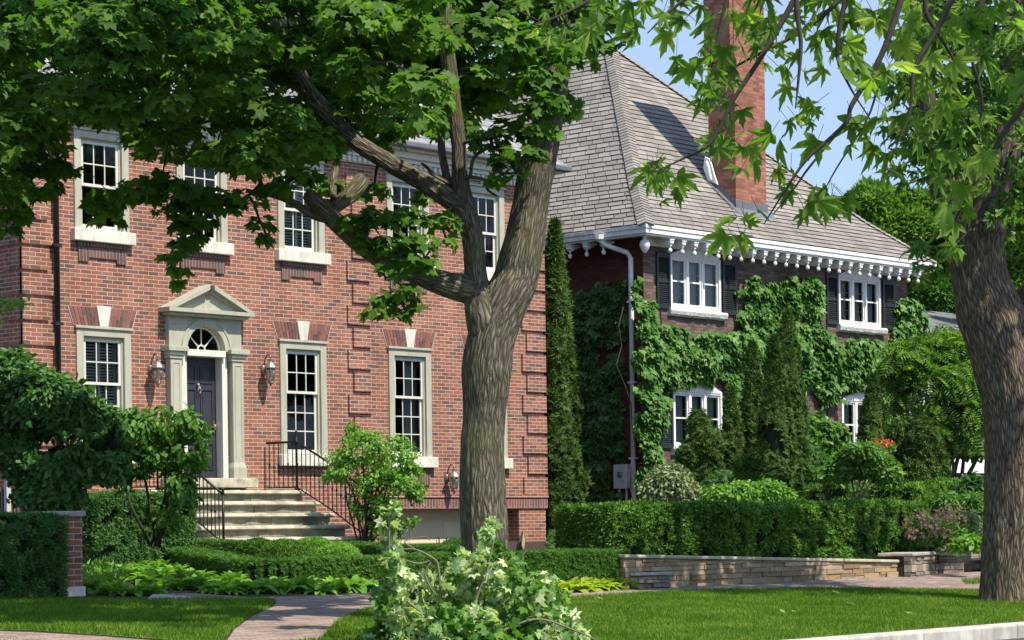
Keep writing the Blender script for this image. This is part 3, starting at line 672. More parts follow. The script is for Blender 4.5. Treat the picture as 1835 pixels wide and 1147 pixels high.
# hipped slate roof
e0, e1, f0, f1, zr = U0-.4, U1+.4, V1-.4, 43.4, ZE+.13; hh = (f1-f0)/2; pk = zr+hh*.95
A_, B_, C_, D_ = (e0, f0, zr), (e1, f0, zr), (e1, f1, zr), (e0, f1, zr); r0, r1 = (e0+hh*.85, (f0+f1)/2, pk), (e1-hh*.85, (f0+f1)/2, pk)
rf = MB(); nrow = 44
def slates(mb, pa, pb, qa, qb, nrow, wdt, lift, rs):
    """courses of separate shingles between eave edge pa-pb and top edge qa-qb"""
    pa, pb, qa, qb = map(Vector, (pa, pb, qa, qb)); nrm = (pb-pa).cross(qa-pa+(qb-pb)).normalized()
    if nrm.z < 0: nrm = -nrm
    for i in range(nrow):
        a0 = pa.lerp(qa, i/nrow); b0 = pb.lerp(qb, i/nrow); a1 = pa.lerp(qa, (i+1.15)/nrow); b1 = pb.lerp(qb, (i+1.15)/nrow)
        n = max(1, int((b0-a0).length/wdt)); off = rs.rand()*.9/max(n, 1); cuts = [0] + [min(1, max(0, (k+off*n+(rs.rand()-.5)*.45)/n)) for k in range(1, n)] + [1]
        cuts = sorted(cuts)
        for s, t_ in zip(cuts, cuts[1:]):
            l = lift*(.85+.3*rs.rand()); dr = -.12*(rs.rand() < .15)*rs.rand()
            x0, x1 = a0.lerp(b0, s+.0006), a0.lerp(b0, t_-.0006); y0, y1 = a1.lerp(b1, s+.0006), a1.lerp(b1, t_-.0006)
            x0 = x0+(x0-y0)*-dr; x1 = x1+(x1-y1)*-dr
            mb.quad(x0+nrm*l, x1+nrm*l, y1+nrm*.002, y0+nrm*.002)
            j = len(mb.v); mb.v += [tuple(x0+nrm*max(.001, l-.008)), tuple(x1+nrm*max(.001, l-.008))]; mb.f.append((j, j+1, j-3, j-4)); mb.uv.append(None)
rs = np.random.RandomState(2)
slates(rf, A_, B_, r0, r1, nrow, .3, .012, rs); slates(rf, D_, A_, r0, r0, nrow, .3, .012, rs)
RF = rf.build('roof', M['slate'], H1)
rb = MB(); dn = Vector((0, 0, -.02))
for P4 in ((A_, B_, r1, r0), (B_, C_, r1, r1), (C_, D_, r0, r1), (D_, A_, r0, r0)): rb.quad(*[Vector(p)+dn for p in P4])
rb.build('roof_deck', M['shadow_underlay'], RF)
for uc in (24.4, 28.2, 31.4):
    zb = zr+.9*.95+.2; v0 = f0+.95; D1 = MB(); D1.box(uc-.55, uc+.55, v0, v0+2.2, zb-.3, zb+1.25); D1.prism([(uc-.7, v0-.12, zb+1.25), (uc+.7, v0-.12, zb+1.25), (uc, v0-.12, zb+1.75)], (0, 2.6, 0))
    DD = D1.build('dormer', M['white'], H1, bevel=.02); MB().box(uc-.36, uc+.36, v0-.02, v0+.02, zb+.1, zb+1.1).build('pane', M['dark'], DD)
# ---- sash windows
def sash_window(a, b, z0, z1, rows, H, arch=True, blind=False, apron=False, curt=None):
    W = MB(); cw = .12; v = V1-.035     # moulded casing, two steps
    for (x0, x1, y0, y1) in ((a-.02, a+cw, z0, z1), (b-cw, b+.02, z0, z1), (a+cw, b-cw, z1-cw, z1)):
        W.box(x0, x1, v, V1+.06, y0, y1)
    W.box(a+cw, a+cw+.035, v+.05, V1+.1, z0, z1-cw); W.box(b-cw-.035, b-cw, v+.05, V1+.1, z0, z1-cw); W.box(a+cw, b-cw, v+.052, V1+.1, z1-cw-.035, z1-cw)
    W.box(a-.05, b+.05, v-.03, V1-.001, z1+.001, z1+.045)
    w_ = W.build('window', M['taupe'], H, bevel=.007)
    i0, i1, j0, j1 = a+cw+.036, b-cw-.036, z0+.02, z1-cw-.036; jm = j0+(j1-j0)*(rows[1]/(rows[0]+rows[1])); vs_ = V1+.03
    S = MB()
    for (p, q_, vv) in ((jm-.02, j1, vs_), (j0, jm+.02, vs_+.04)):
        t_ = .045
        S.box(i0, i0+t_, vv, vv+.035, p, q_); S.box(i1-t_, i1, vv, vv+.035, p, q_); S.box(i0+t_, i1-t_, vv, vv+.035, q_-t_, q_); S.box(i0+t_, i1-t_, vv, vv+.035, p, p+(t_ if vv == vs_ else .075))
        n = rows[0] if vv == vs_ else rows[1]; pb = p+(t_ if vv == vs_ else .075)
        for k in (1, 2): u_ = i0+t_+(i1-i0-2*t_)*k/3; S.box(u_-.009, u_+.009, vv+.006, vv+.03, pb, q_-t_)
        for k in range(1, n): zz = pb+(q_-t_-pb)*k/n; S.box(i0+t_, i1-t_, vv+.008, vv+.028, zz-.009, zz+.009)
    S.build('sash', M['cream'], w_)
    g_ = MB(); g_.quad((i0, vs_+.018, jm), (i1, vs_+.018, jm), (i1, vs_+.018, j1), (i0, vs_+.018, j1)); g_.quad((i0, vs_+.058, j0), (i1, vs_+.058, j0), (i1, vs_+.058, jm), (i0, vs_+.058, jm)); g_.build('glass', M['glass'], w_)
    back = MB(); vb = V1+.75; back.quad((a-.3, vb, z0-.2), (b+.3, vb, z0-.2), (b+.3, vb, z1+.2), (a-.3, vb, z1+.2)); back.quad((a, V1+.2, z0), (a-.3, vb, z0), (a-.3, vb, z1), (a, V1+.2, z1)); back.quad((b, V1+.2, z0), (b+.3, vb, z0), (b+.3, vb, z1), (b, V1+.2, z1)); back.quad((a, V1+.2, z1), (b, V1+.2, z1), (b+.3, vb, z1), (a-.3, vb, z1)); back.quad((a, V1+.2, z0), (b, V1+.2, z0), (b+.3, vb, z0), (a-.3, vb, z0)); back.build('dark_room', M['dark'], w_)
    if blind:
        bl = MB(); z = j0
        while z < j1: bl.quad((i0+.03, V1+.13, z), (i1-.03, V1+.13, z), (i1-.03, V1+.175, z+.035), (i0+.03, V1+.175, z+.035)); z += .05
        for x in (i0, (i0+i1)/2-.02, i1-.05): bl.box(x, x+.05, V1+.125, V1+.18, j0, j1)
        bl.build('blind', M['blind'], w_)
    if curt:
        cu = MB(); x = curt[0]; k = 0
        while x < curt[1]: cu.quad((x, V1+.24+.03*(k % 2), j0), (x+.035, V1+.24+.03*((k+1) % 2), j0), (x+.035, V1+.24+.03*((k+1) % 2), j1), (x, V1+.24+.03*(k % 2), j1)); x += .035; k += 1
        cu.build('curtain', M['curtain'], w_)
    MB().box(a-.09, b+.09, V1-.12, V1+.05, z0-.2, z0+.002).build('sill', M['lime'], w_, bevel=.012)
    if arch: jack_arch(a, b, z1, w_)
    if apron:
        ap = MB(); ap.box(a+.02, b-.02, V1-.05, V1+.0, z0-.275, z0-.202); ap.box(a+.05, b-.05, V1-.028, V1+.01, z0-.45, z0-.277); ap.box(a+.05, a+.25, V1-.03, V1+.01, z0-.52, z0-.452); ap.box(b-.25, b-.05, V1-.03, V1+.01, z0-.52, z0-.452); ap.build('brick_apron', M['header'], w_)
    return w_
def jack_arch(a, b, z1, w_, h=.36, sp=.16):
    m_ = MB(); m_.prism([(a-.06, V1-.012, z1+.046), (b+.06, V1-.012, z1+.046), (b+sp+.02, V1-.012, z1+h), (a-sp-.02, V1-.012, z1+h)], (0, .012, 0)); A = m_.build('jack_arch', M['mortar'], w_)
    bk = MB(); n = 17; c_ = (a+b)/2
    for k in range(n):
        s0, s1 = k/n+.004, (k+1)/n-.004
        for (h0, h1) in (((0, .55), (.57, 1.)) if k % 2 else ((0, .38), (.4, 1.))):
            L = lambda s, t_: ((a-.05+(b-a+.1)*s)*(1-t_) + (a-sp+(b-a+2*sp)*s)*t_)
            z_ = lambda t_: z1+.05+(h-.055)*t_
            bk.prism([(L(s0, h0), V1-.022, z_(h0)), (L(s1, h0), V1-.022, z_(h0)), (L(s1, h1), V1-.022, z_(h1)), (L(s0, h1), V1-.022, z_(h1))], (0, .01, 0))
    bk.build('arch_bricks', M['arch_brick'], w_)
    k = MB(); k.prism([(c_-.085, V1-.045, z1+.047), (c_+.085, V1-.045, z1+.047), (c_+.15, V1-.045, z1+h+.02), (c_-.15, V1-.045, z1+h+.02)], (0, .04, 0)); k.build('keystone', M['lime'], w_, bevel=.008)
sash_window(*LOW[0], *ZL, (2, 3), H1, blind=True); sash_window(*LOW[1], *ZL, (2, 3), H1); sash_window(*LOW[2], *ZL, (2, 3), H1, curt=(30.5, 30.82), apron=True); sash_window(*LOW[3], *ZL, (2, 3), H1, apron=True)
for k, (a, b) in enumerate(UPP): sash_window(a, b, *ZU, (2, 2), H1, arch=False, blind=(k == 2), apron=True, curt=(32.0, 32.3) if k == 4 else None)
for a, b in UPP:
    c_ = (a+b)/2; MB().prism([(c_-.07, V1-.03, ZU[1]+.05), (c_+.07, V1-.03, ZU[1]+.05), (c_+.1, V1-.03, ZE-.325), (c_-.1, V1-.03, ZE-.325)], (0, .03, 0)).build('keystone', M['lime'], H1)
# ---- garage door
G = MB(); vg = V1+.34; G.box(29.6, 33.45, vg, vg+.05, .6, 1.95); G.box(29.7, 33.37, vg-.05, vg-.001, 1.80, 1.958)
GD = G.build('garage_door', M['garage'], H1); gp = MB()
for r_ in range(3):
    for k in range(4):
        x0 = 29.8+k*.9; z0_ = 1.42-r_*.36; gp.box(x0, x0+.8, vg-.014, vg-.001, z0_, z0_+.30); 
gp.build('panels', M['garage'], GD, bevel=.01)
for x in (31.42, 31.62):
    h = MB(); h.tube([(x, vg-.03, 1.42), (x, vg-.07, 1.42), (x, vg-.07, 1.28), (x, vg-.03, 1.28)], .012, 6); h.build('handle', M['iron'], GD)
# ---- downpipe
p = MB(); up, vp = 22.44, V1-.075
p.tube([(up, V1-.38, ZE+.05), (up, V1-.3, ZE-.1), (up, vp, ZE-.4), (up, vp, 1.4)], .045, 10); DP = p.build('downpipe', M['pipe'], H1, smooth=True)
for z in (7.6, 6.2, 4.95, 3.2): MB().box(up-.075, up+.075, vp-.05, V1-.002, z-.025, z+.025).build('bracket', M['pipe'], DP)
# ---- door surround
w0, w1 = DC-.82, DC+.82; vb = V1-.1
SU = bpy.data.objects.new('door_surround', None); SU.location = (DC, V1, 2.5); link(SU, H1)
for sg in (-1, 1):
    S = MB(); c0 = DC+sg*.675; S.box(c0-.15, c0+.15, V1-.17, V1-.001, 2.5, 2.68); S.prism([(c0-.15, V1-.17, 2.68), (c0+.15, V1-.17, 2.68), (c0+.12, V1-.145, 2.78), (c0-.12, V1-.145, 2.78)], (0, .14, 0)); S.box(c0-.12, c0+.12, V1-.14, V1-.002, 2.78, 4.5)
    S.box(c0-.075, c0-.06, V1-.15, V1-.138, 2.85, 4.42); S.box(c0+.06, c0+.075, V1-.15, V1-.138, 2.85, 4.42); S.box(c0-.075, c0+.075, V1-.15, V1-.138, 4.42, 4.435)
    S.box(c0-.15, c0+.15, V1-.16, V1-.003, 4.5, 4.56); S.box(c0-.17, c0+.17, V1-.185, V1-.004, 4.56, 4.62); S.box(c0-.21, c0+.21, V1-.22, V1-.005, 4.62, 4.70); S.build('pilaster', M['taupe'], SU, bevel=.008)
hd = MB(); NA = 20; ro = .415; zc = 4.66
arc = [(DC+ro*math.cos(PI*k/NA), zc+ro*math.sin(PI*k/NA)) for k in range(NA+1)]
top = 5.22
for (x0, z0_), (x1, z1_) in zip(arc, arc[1:]):
    hd.quad((x1, vb, z1_), (x0, vb, z0_), (x0, vb, top), (x1, vb, top)); hd.quad((x0, vb, z0_), (x1, vb, z1_), (x1, V1+.1, z1_), (x0, V1+.1, z0_))
hd.quad((w0+.03, vb, 4.70), (DC-ro, vb, 4.70), (DC-ro, vb, top), (w0+.03, vb, top)); hd.quad((DC+ro, vb, 4.70), (w1-.03, vb, 4.70), (w1-.03, vb, top), (DC+ro, vb, top))
hd.quad((w0+.03, V1, 4.70), (w0+.03, vb, 4.70), (w0+.03, vb, top), (w0+.03, V1, top)); hd.quad((w1-.03, vb, 4.70), (w1-.03, V1, 4.70), (w1-.03, V1, top), (w1-.03, vb, top))
for k in range(NA):       # archivolt ring
    for r0_, r1_, pv in ((ro, ro+.10, vb-.022), (ro+.10, ro+.125, vb-.035)):
        a0, a1 = PI*k/NA, PI*(k+1)/NA; P_ = [(DC+r*math.cos(a), pv, zc+r*math.sin(a)) for r, a in ((r0_, a0), (r1_, a0), (r1_, a1), (r0_, a1))]; hd.prism(P_, (0, vb-pv-.001, 0))
for sg in (-1, 1):         # spandrel panel moulding
    hd.box(min(DC+sg*.72, DC+sg*.55), max(DC+sg*.72, DC+sg*.55), vb-.012, vb-.001, 5.08, 5.10)
hd.build('arch_panel', M['taupe'], SU)
pe = MB(); za = 5.22; pw = .93; vpd = V1-.30
pe.box(DC-pw+.08, DC+pw-.08, vpd+.07, V1-.002, za, za+.05); pe.box(DC-pw, DC+pw, vpd, V1-.003, za+.05, za+.115)
ap_z = 5.76; gap = .05
for sg in (-1, 1):
    o = lambda x, z, v: (DC+sg*x, v, z)
    for (off, th_, vv) in ((0, .07, vpd), (.07, .05, vpd+.07)):
        z0_ = za+.115+(.0)-off*1.1; sl = (ap_z-(za+.115))/(pw-gap)
        xa, xb = pw-off*1.3, gap
        P_ = [o(xa, za+.116+max(0, 0), vv), o(max(gap, xa-(th_/sl)), za+.116, vv), o(xb, ap_z-off*1.1-th_*1.25, vv), o(xb, ap_z-off*1.1, vv), o(xa, za+.116+.005, vv)]
        if sg < 0: P_ = P_[::-1]
        pe.prism(P_, (0, V1-.01-vv, 0))
pts = [(DC-.78, V1-.17, za+.117), (DC+.78, V1-.17, za+.117), (DC+.06, V1-.17, 5.62)]
n_ = 8; pts += [(DC+.06*math.cos(PI*k/n_), V1-.17, 5.56-.06*math.sin(PI*k/n_)) for k in range(n_+1)] + [(DC-.06, V1-.17, 5.62)]
pe.prism(pts, (0, .16, 0)); pe.build('pediment', M['taupe'], SU, bevel=.006)
tr = MB(); tr.box(DC-.42, DC+.42, vb-.03, V1+.1, 4.56, 4.67); tr.box(DC-.50, DC-.385, V1-.06, V1+.12, 2.5, 4.56); tr.box(DC+.385, DC+.50, V1-.06, V1+.12, 2.5, 4.56); tr.build('door_frame', M['cream'], SU, bevel=.006)
fl = MB()
for k in (1, 2, 3): a = PI*k/4; fl.tube([(DC+.08*math.cos(a), V1+.02, zc+.08*math.sin(a)), (DC+.39*math.cos(a), V1+.02, zc+.39*math.sin(a))], .012, 6)
ring = [(DC+r*math.cos(PI*k/16), zc+r*math.sin(PI*k/16)) for r in (.40,) for k in range(17)]; fl.tube([(x, V1+.02, z) for x, z in ring], .022, 6); fl.tube([(DC+.08*math.cos(PI*k/8), V1+.02, zc+.02+.08*math.sin(PI*k/8)) for k in range(9)], .014, 6)
FL = fl.build('fanlight', M['cream'], H1)
gg = MB(); gg.poly([(DC+.4*math.cos(PI*k/16), V1+.035, zc+.4*math.sin(PI*k/16)) for k in range(17)]); gg.build('pane', M['glass'], FL); gk = MB(); gk.quad((DC-.5, V1+.3, 4.5), (DC+.5, V1+.3, 4.5), (DC+.5, V1+.3, 5.2), (DC-.5, V1+.3, 5.2)); gk.build('dark_hall', M['dark'], FL)
dr = MB(); vd = V1+.13; dr.box(DC-.40, DC+.40, vd, vd+.05, 2.52, 4.57)
DO = dr.build('door', M['door'], H1)
pn = MB()
for (x0, x1) in ((DC-.32, DC-.05), (DC+.05, DC+.32)):
    for (z0_, z1_) in ((4.12, 4.42), (3.25, 4.02), (2.65, 3.10)):
        for b_, (dx, dz) in (((x0, x0+.02), (z0_, z1_)), ((x1-.02, x1), (z0_, z1_)), ((x0+.02, x1-.02), (z0_, z0_+.02)), ((x0+.02, x1-.02), (z1_-.02, z1_))): pn.box(b_[0], b_[1], vd-.018, vd-.001, dx, dz)
        pn.box(x0+.05, x1-.05, vd-.012, vd-.001, z0_+.05, z1_-.05)
pn.build('raised_panels', M['door'], DO, bevel=.006)
kn = MB(); kn.lathe((DC, vd-.02, 4.08), [(.02, -.03), (.035, 0), (.02, .04)], 10); kn.tube([(DC, vd-.04, 4.07), (DC-.035, vd-.05, 4.0), (DC, vd-.05, 3.93), (DC+.035, vd-.05, 4.0), (DC, vd-.04, 4.07)], .011, 6); kn.build('knocker', M['bronze'], DO, smooth=True)
kb = MB(); kb.lathe((DC+.33, vd-.05, 3.38), [(.012, -.05), (.03, -.03), (.036, 0), (.03, .03), (.012, .05)], 10); kb.box(DC+.31, DC+.35, vd-.02, vd-.001, 3.28, 3.5); kb.build('door_knob', M['brass'], DO)
MB().box(w0-.12, w1+.12, V1-.32, V1+.12, 2.34, 2.5).build('door_sill', M['tread'], H1, bevel=.015)
# ---- front steps
ST = thing('front_steps', (25.3, 28.8, 1.3), 'weathered sandstone steps with overhanging treads leading up to the dark front door', 'steps')
levels = [(29.64, 2.285), (29.30, 2.09), (28.95, 1.89), (28.58, 1.685), (28.22, 1.49), (27.85, 1.30)]; sl, sr_ = 23.55, 27.05
rs = np.random.RandomState(4)
for k, (v, z) in enumerate(levels):
    nxt = levels[k-1][0]+.02 if k else V1-.001; th_ = .07
    wd_ = sr_ + (0.0 if k < 5 else .12)
    n = 46; mb = MB(); us = np.linspace(sl, wd_, n); jit = (fbm(np.column_stack([us*4, np.full(n, k*3.), np.zeros(n)]), 3)-.5)*.04; jz = (fbm(np.column_stack([us*6, np.full(n, k*3.+9), np.zeros(n)]), 3)-.5)*.02
    rows_ = []
    for (dv, dz, jj) in ((nxt-v, 0, 0), (.05, jz, 0), (.0, -.018, 1), (-.012, -.05, 1.3), (.02, -th_, .8), (.09, -th_-.002, 0)):
        rows_.append(np.column_stack([us, v+dv+jit*jj, z+(dz if not np.isscalar(dz) else np.full(n, dz))]))
    Vv = np.vstack(rows_); 
    F = [(r_*n+i, r_*n+i+1, (r_+1)*n+i+1, (r_+1)*n+i) for r_ in range(5) for i in range(n-1)]
    mb.v = [tuple(x) for x in Vv]; mb.f = F; mb.uv = [None]*len(F); mb.poly([tuple(Vv[r_*n+n-1]) for r_ in range(6)]); mb.poly([tuple(Vv[r_*n]) for r_ in reversed(range(6))])
    s_ = mb.build('step', M['tread'], ST)
    if k < 5:
        rb_ = MB(); cuts = np.sort(np.concatenate([[sl+.03, wd_-.06], sl+.03+(wd_-sl)*(np.arange(1, 5)/5+.08*(rs.rand(4)-.5))]))
        zb_ = levels[k+1][1]-.06
        for a, b in zip(cuts, cuts[1:]): rb_.box(a+.003, b-.003, v+.06+.008*rs.rand(), V1-.01, zb_, z-th_)
        rb_.build('riser', M['step'], s_, bevel=.006)
# ---- railings
def railing(name, label, u, pts, newels, wall_start):
    T = thing(name, pts[-1], label, 'railing'); r = MB(); top = [Vector(p) for p in pts]
    r.tube(top, .021, 8); low = [p-Vector((0, 0, .78)) for p in top]; r.tube(low, .012, 6); r.build('handrail', M['iron'], T, smooth=True)
    b = MB(); L = [0]
    for p_, q_ in zip(top, top[1:]): L.append(L[-1]+(q_-p_).length)
    s = .06
    while s < L[-1]-.03:
        k = max(i for i in range(len(L)-1) if L[i] <= s); f = (s-L[k])/(L[k+1]-L[k]); P_ = top[k].lerp(top[k+1], f)
        b.tube([P_, P_-Vector((0, 0, .78))], .0085, 6); zk = P_.z-.42 if int(s/.12) % 2 else P_.z-.38; b.lathe((P_.x, P_.y, zk), [(.008, -.03), (.02, 0), (.008, .03)], 6); s += .115
    BA = b.build('balusters', M['iron'], T, smooth=True); BA['kind'] = 'stuff' if False else 'thing'
    del BA['kind']
    for (x, v, zb, zt) in newels:
        n_ = MB(); n_.tube([(x, v, zb), (x, v, zt)], .02, 8); n_.lathe((x, v, zt), [(.02, 0), (.03, .015), (.018, .03), (.03, .06), (.02, .09), (.003, .10)], 10); n_.lathe((x, v, zb+.02), [(.045, -.02), (.045, .0), (.02, .03)], 10); n_.build('newel_post', M['iron'], T, smooth=True)
    return T
railing('stair_railing', 'black iron railing with balusters on the right side of the front steps', 26.85,
        [(26.85, 30.45, 3.12), (26.88, 29.72, 3.12), (26.92, 28.9, 2.72), (26.97, 28.0, 2.2)], [(26.88, 29.72, 2.285, 3.22), (26.99, 28.0, 1.3, 2.24)], True)
railing('stair_railing', 'black iron railing partly behind the leafy shrub, left side of the front steps', 23.8,
        [(23.85, 30.45, 3.12), (23.85, 29.72, 3.12), (23.80, 28.8, 2.62), (23.74, 27.95, 2.17)], [(23.85, 29.72, 2.285, 3.22), (23.74, 27.97, 1.3, 2.19)], True)
# ---- wall lanterns
def lantern(u, z, label):
    T = thing('wall_lantern', (u, V1, z), label, 'lantern', 'bronze wall lanterns on the brick front'); v = V1-.2
    a = MB(); a.lathe((u, V1-.015, z-.02), [(.01, -.1), (.05, -.06), (.055, 0), (.05, .06), (.01, .1)], 10); a.tube([(u, V1-.02, z+.0), (u, V1-.06, z+.16), (u, V1-.13, z+.24), (u, v, z+.22), (u, v, z+.14)], .012, 8); a.build('bracket', M['bronze'], T, smooth=True)
    c_ = MB(); c_.lathe((u, v, z), [(.01, .16), (.03, .15), (.025, .11), (.05, .09), (.09, .045), (.115, .01), (.118, -.01), (.09, -.012)], 8); c_.lathe((u, v, z), [(.03, -.28), (.05, -.26), (.045, -.24), (.01, -.23)], 8); c_.lathe((u, v, z), [(.012, -.32), (.02, -.30), (.012, -.28)], 6); c_.build('cap', M['bronze'], T)
    cg = MB()
    for k in range(6): th = 2*PI*k/6; cg.tube([(u+.088*math.cos(th), v+.088*math.sin(th), z-.01), (u+.085*math.cos(th), v+.085*math.sin(th), z-.14), (u+.05*math.cos(th), v+.05*math.sin(th), z-.25)], .006, 5)
    cg.build('cage', M['bronze'], T)
    MB().lathe((u, v, z), [(.07, -.01), (.078, -.10), (.07, -.17), (.04, -.245)], 12).build('glass_globe', M['glass'], T, smooth=True); MB().lathe((u, v, z), [(.02, -.2), (.02, -.08), (.005, -.05)], 8).build('candle', M['cream'], T)
lantern(24.35, 4.32, 'bronze glass lantern on the brick wall just left of the front door'); lantern(26.83, 4.42, 'bronze glass lantern between the front door and the middle ground-floor window'); lantern(31.36, 2.56, 'bronze glass lantern low on the wall over the garage, beside the thick trunk')
ch1 = MB(); ch1.box(20.98, 21.96, 30.72, 31.6, ZE-.5, 12.6); ch1.box(20.92, 22.02, 30.66, 31.66, 12.6, 12.75); ch1.build('chimney', M['brick'], H1)
# ------------------------------------------------------------------ the brown ivy-covered house
V2 = 31.0; P0, P1 = 37.9, 47.96; Z2 = 7.72; VB = 46.0
H2 = thing('brown_brick_house', (42.9, 31, 1.35), 'ivy covered brown brick house with steep grey shingle hip roof and black shutters', 'house')
WIN = [(38.79, 40.55, 6.22, 7.34, .2), (45.05, 46.79, 6.22, 7.34, .2), (38.83, 40.55, 3.25, 4.45, .2), (45.12, 46.86, 3.25, 4.45, .2)]
wl = MB(); wall_v(wl, P0, P1, .8, Z2, V2, [w[:4] for w in WIN]+[(42.3, 43.5, 2.1, 4.35)], .18); wl.build('front_wall', M['brown_brick'], H2)
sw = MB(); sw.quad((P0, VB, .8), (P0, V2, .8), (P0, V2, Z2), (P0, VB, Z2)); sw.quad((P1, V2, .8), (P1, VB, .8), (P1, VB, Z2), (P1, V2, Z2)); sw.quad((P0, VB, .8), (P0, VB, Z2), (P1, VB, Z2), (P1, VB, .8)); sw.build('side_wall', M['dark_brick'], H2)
# roof
OV = .5; ea, eb, ec = P0-OV, P1+OV, V2-OV; ze = 7.86; mu_ = (ea+eb)/2; run = (eb-ea)/2; pkz = 13.15; pk = (mu_, ec+run, pkz); rb_ = (mu_, VB, pkz)
# slight bell-cast: lower fifth is flatter
kk = .22; zk = ze+(pkz-ze)*(kk-.028)
def lv(s, z): return (ea+run*s, ec+run*s, z), (eb-run*s, ec+run*s, z)
A0, B0 = lv(0, ze); A1, B1 = lv(kk, zk); rs = np.random.RandomState(8)
rf = MB(); n0 = 9; n1 = 32
slates(rf, A0, B0, A1, B1, n0, .34, .026, rs); slates(rf, A1, B1, pk, pk, n1, .34, .026, rs)
Lb0, Lb1 = (ea, VB, ze), (ea+run*kk, VB, zk)
slates(rf, Lb0, A0, Lb1, A1, n0, .34, .026, rs); slates(rf, Lb1, A1, rb_, pk, n1, .34, .026, rs)
RF2 = rf.build('roof', M['shingle'], H2)
dk = MB(); dn = Vector((0, 0, -.006)); Rb0, Rb1 = (eb, VB, ze), (eb-run*kk, VB, zk)
for P4 in ((A0, B0, B1, A1), (A1, B1, pk), (Lb0, A0, A1, Lb1), (Lb1, A1, pk, rb_), (B0, Rb0, Rb1, B1), (B1, Rb1, rb_, pk)): dk.poly([Vector(p)+dn for p in P4])
dk.poly([(ea, ec, ze-.03), (ea, VB, ze-.03), (eb, VB, ze-.03), (eb, ec, ze-.03)]); dk.poly([(ea, VB, ze), (eb, VB, ze), rb_]); dk.build('roof_deck', M['shadow_underlay'], RF2)
hc = MB()
def hipcap(a, b, w=.17):
    a, b = Vector(a), Vector(b); n = int((b-a).length/.14); side = (b-a).cross(Vector((0, 0, 1))).normalized(); upn = side.cross(b-a).normalized()
    if upn.z < 0: upn = -upn
    for k in range(n):
        p_, q_ = a.lerp(b, k/n), a.lerp(b, (k+1.4)/n); l = .028
        for sg in (-1, 1):
            e = side*sg*w - upn*w*.42
            P_ = [p_+upn*(l+.02), p_+e+upn*(l+.02), q_+e+upn*.02, q_+upn*.022]
            hc.quad(*(P_ if sg > 0 else P_[::-1]))
            hc.quad(p_+upn*(l+.02), p_+e+upn*(l+.02), p_+e-upn*.0, p_)
for a, b in ((A0, A1), (A1, pk), (B0, B1), (B1, pk), (rb_, pk)): hipcap(a, b)
hc.build('ridge_shingles', M['shingle'], RF2)
# cornice fascia with moulding, soffit, brackets with ball drops
fs = MB(); F0 = ze-.02
for (o_, z0_, z1_) in ((0.02, F0-.07, F0+.012), (0, F0-.17, F0-.07), (-.035, F0-.21, F0-.17)):
    fs.box(ea-o_, eb+o_, ec-o_, ec-o_+.06, z0_, z1_); fs.box(ea-o_, ea-o_+.06, ec-o_+.06, VB, z0_, z1_); fs.box(eb+o_-.06, eb+o_, ec-o_+.06, VB, z0_, z1_)
fs.box(ea+.1, eb-.1, ec+.1, V2-.003, F0-.17, F0-.13); fs.box(ea+.1, P0-.003, V2, VB, F0-.17, F0-.13)
fs.box(P0-.03, P1+.03, V2-.03, V2-.001, F0-.34, F0-.17)
FS = fs.build('cornice', M['white'], H2, bevel=.008)
def bracket_mesh():
    b = MB(); w_ = .06; prof = [(0, 0), (.35, 0), (.35, -.10), (.33, -.125), (.29, -.14), (.24, -.135), (.2, -.10), (.13, -.085), (.08, -.05), (0, -.045)]
    b.prism([(-w_, -x+.34, z) for x, z in prof], (2*w_, 0, 0)); b.box(-.075, .075, -.02, .11, -.035, -.001)
    return b
def drop_mesh(): return MB().lathe((0, 0.045, 0), [(.035, -.10), (.042, -.112), (.024, -.125), (.016, -.15), (.018, -.165), (.038, -.178), (.046, -.205), (.042, -.235), (.025, -.255), (.006, -.262)], 12)
br0 = bracket_mesh().build('bracket', M['white'], H2); dr0 = drop_mesh().build('ball_drop', M['white'], br0, smooth=True)
HL = Matrix.Translation(-H2.location)
first = True
def place_bracket(x, v, rz):
    global first
    if first: b, d_ = br0, dr0; first = False
    else: b = br0.copy(); scn.collection.objects.link(b); b.parent = H2; d_ = dr0.copy(); scn.collection.objects.link(d_); d_.parent = b
    b.matrix_parent_inverse = HL; b.location = (x, v, F0-.21); b.rotation_euler = (0, 0, rz); d_.matrix_parent_inverse = Matrix.Identity(4); d_.location = (0, 0, -.04)
n = 24
for k in range(n): place_bracket(P0+.42+(P1-P0-.55)*k/(n-1), ec+.06, 0)
for k in range(9): place_bracket(ea+.06, V2+.75+k*.47, -PI/2)
cp = MB(); cp.lathe((P0-.28, V2-.28, F0-.17), [(.07, 0), (.07, -.04), (.035, -.07), (.03, -.11), (.09, -.13), (.105, -.19), (.11, -.215), (.112, -.225), (.098, -.27), (.07, -.33), (.03, -.38), (.005, -.39)], 18); cp.build('corner_finial', M['white'], FS, smooth=True)
# white downspout on the side wall at the corner
dv = V2+.28
ds = MB(); ds.tube([(ea-.03, V2+.75, F0-.1), (ea-.03, V2+.75, F0-.2), (ea+.05, V2+.7, F0-.3), (P0-.09, V2+.35, F0-.48), (P0-.07, dv, F0-.6), (P0-.07, dv, 1.5)], .055, 10)
DS = ds.build('downspout', M['white'], H2, smooth=True); MB().lathe((ea-.03, V2+.75, F0-.22), [(.05, -.03), (.12, .02), (.13, .12)], 10).build('gutter_outlet', M['white'], DS)
for z in (6.3, 4.6, 3.0): MB().box(P0-.13, P0-.001, dv-.08, dv+.08, z, z+.04).build('strap', M['white'], DS)
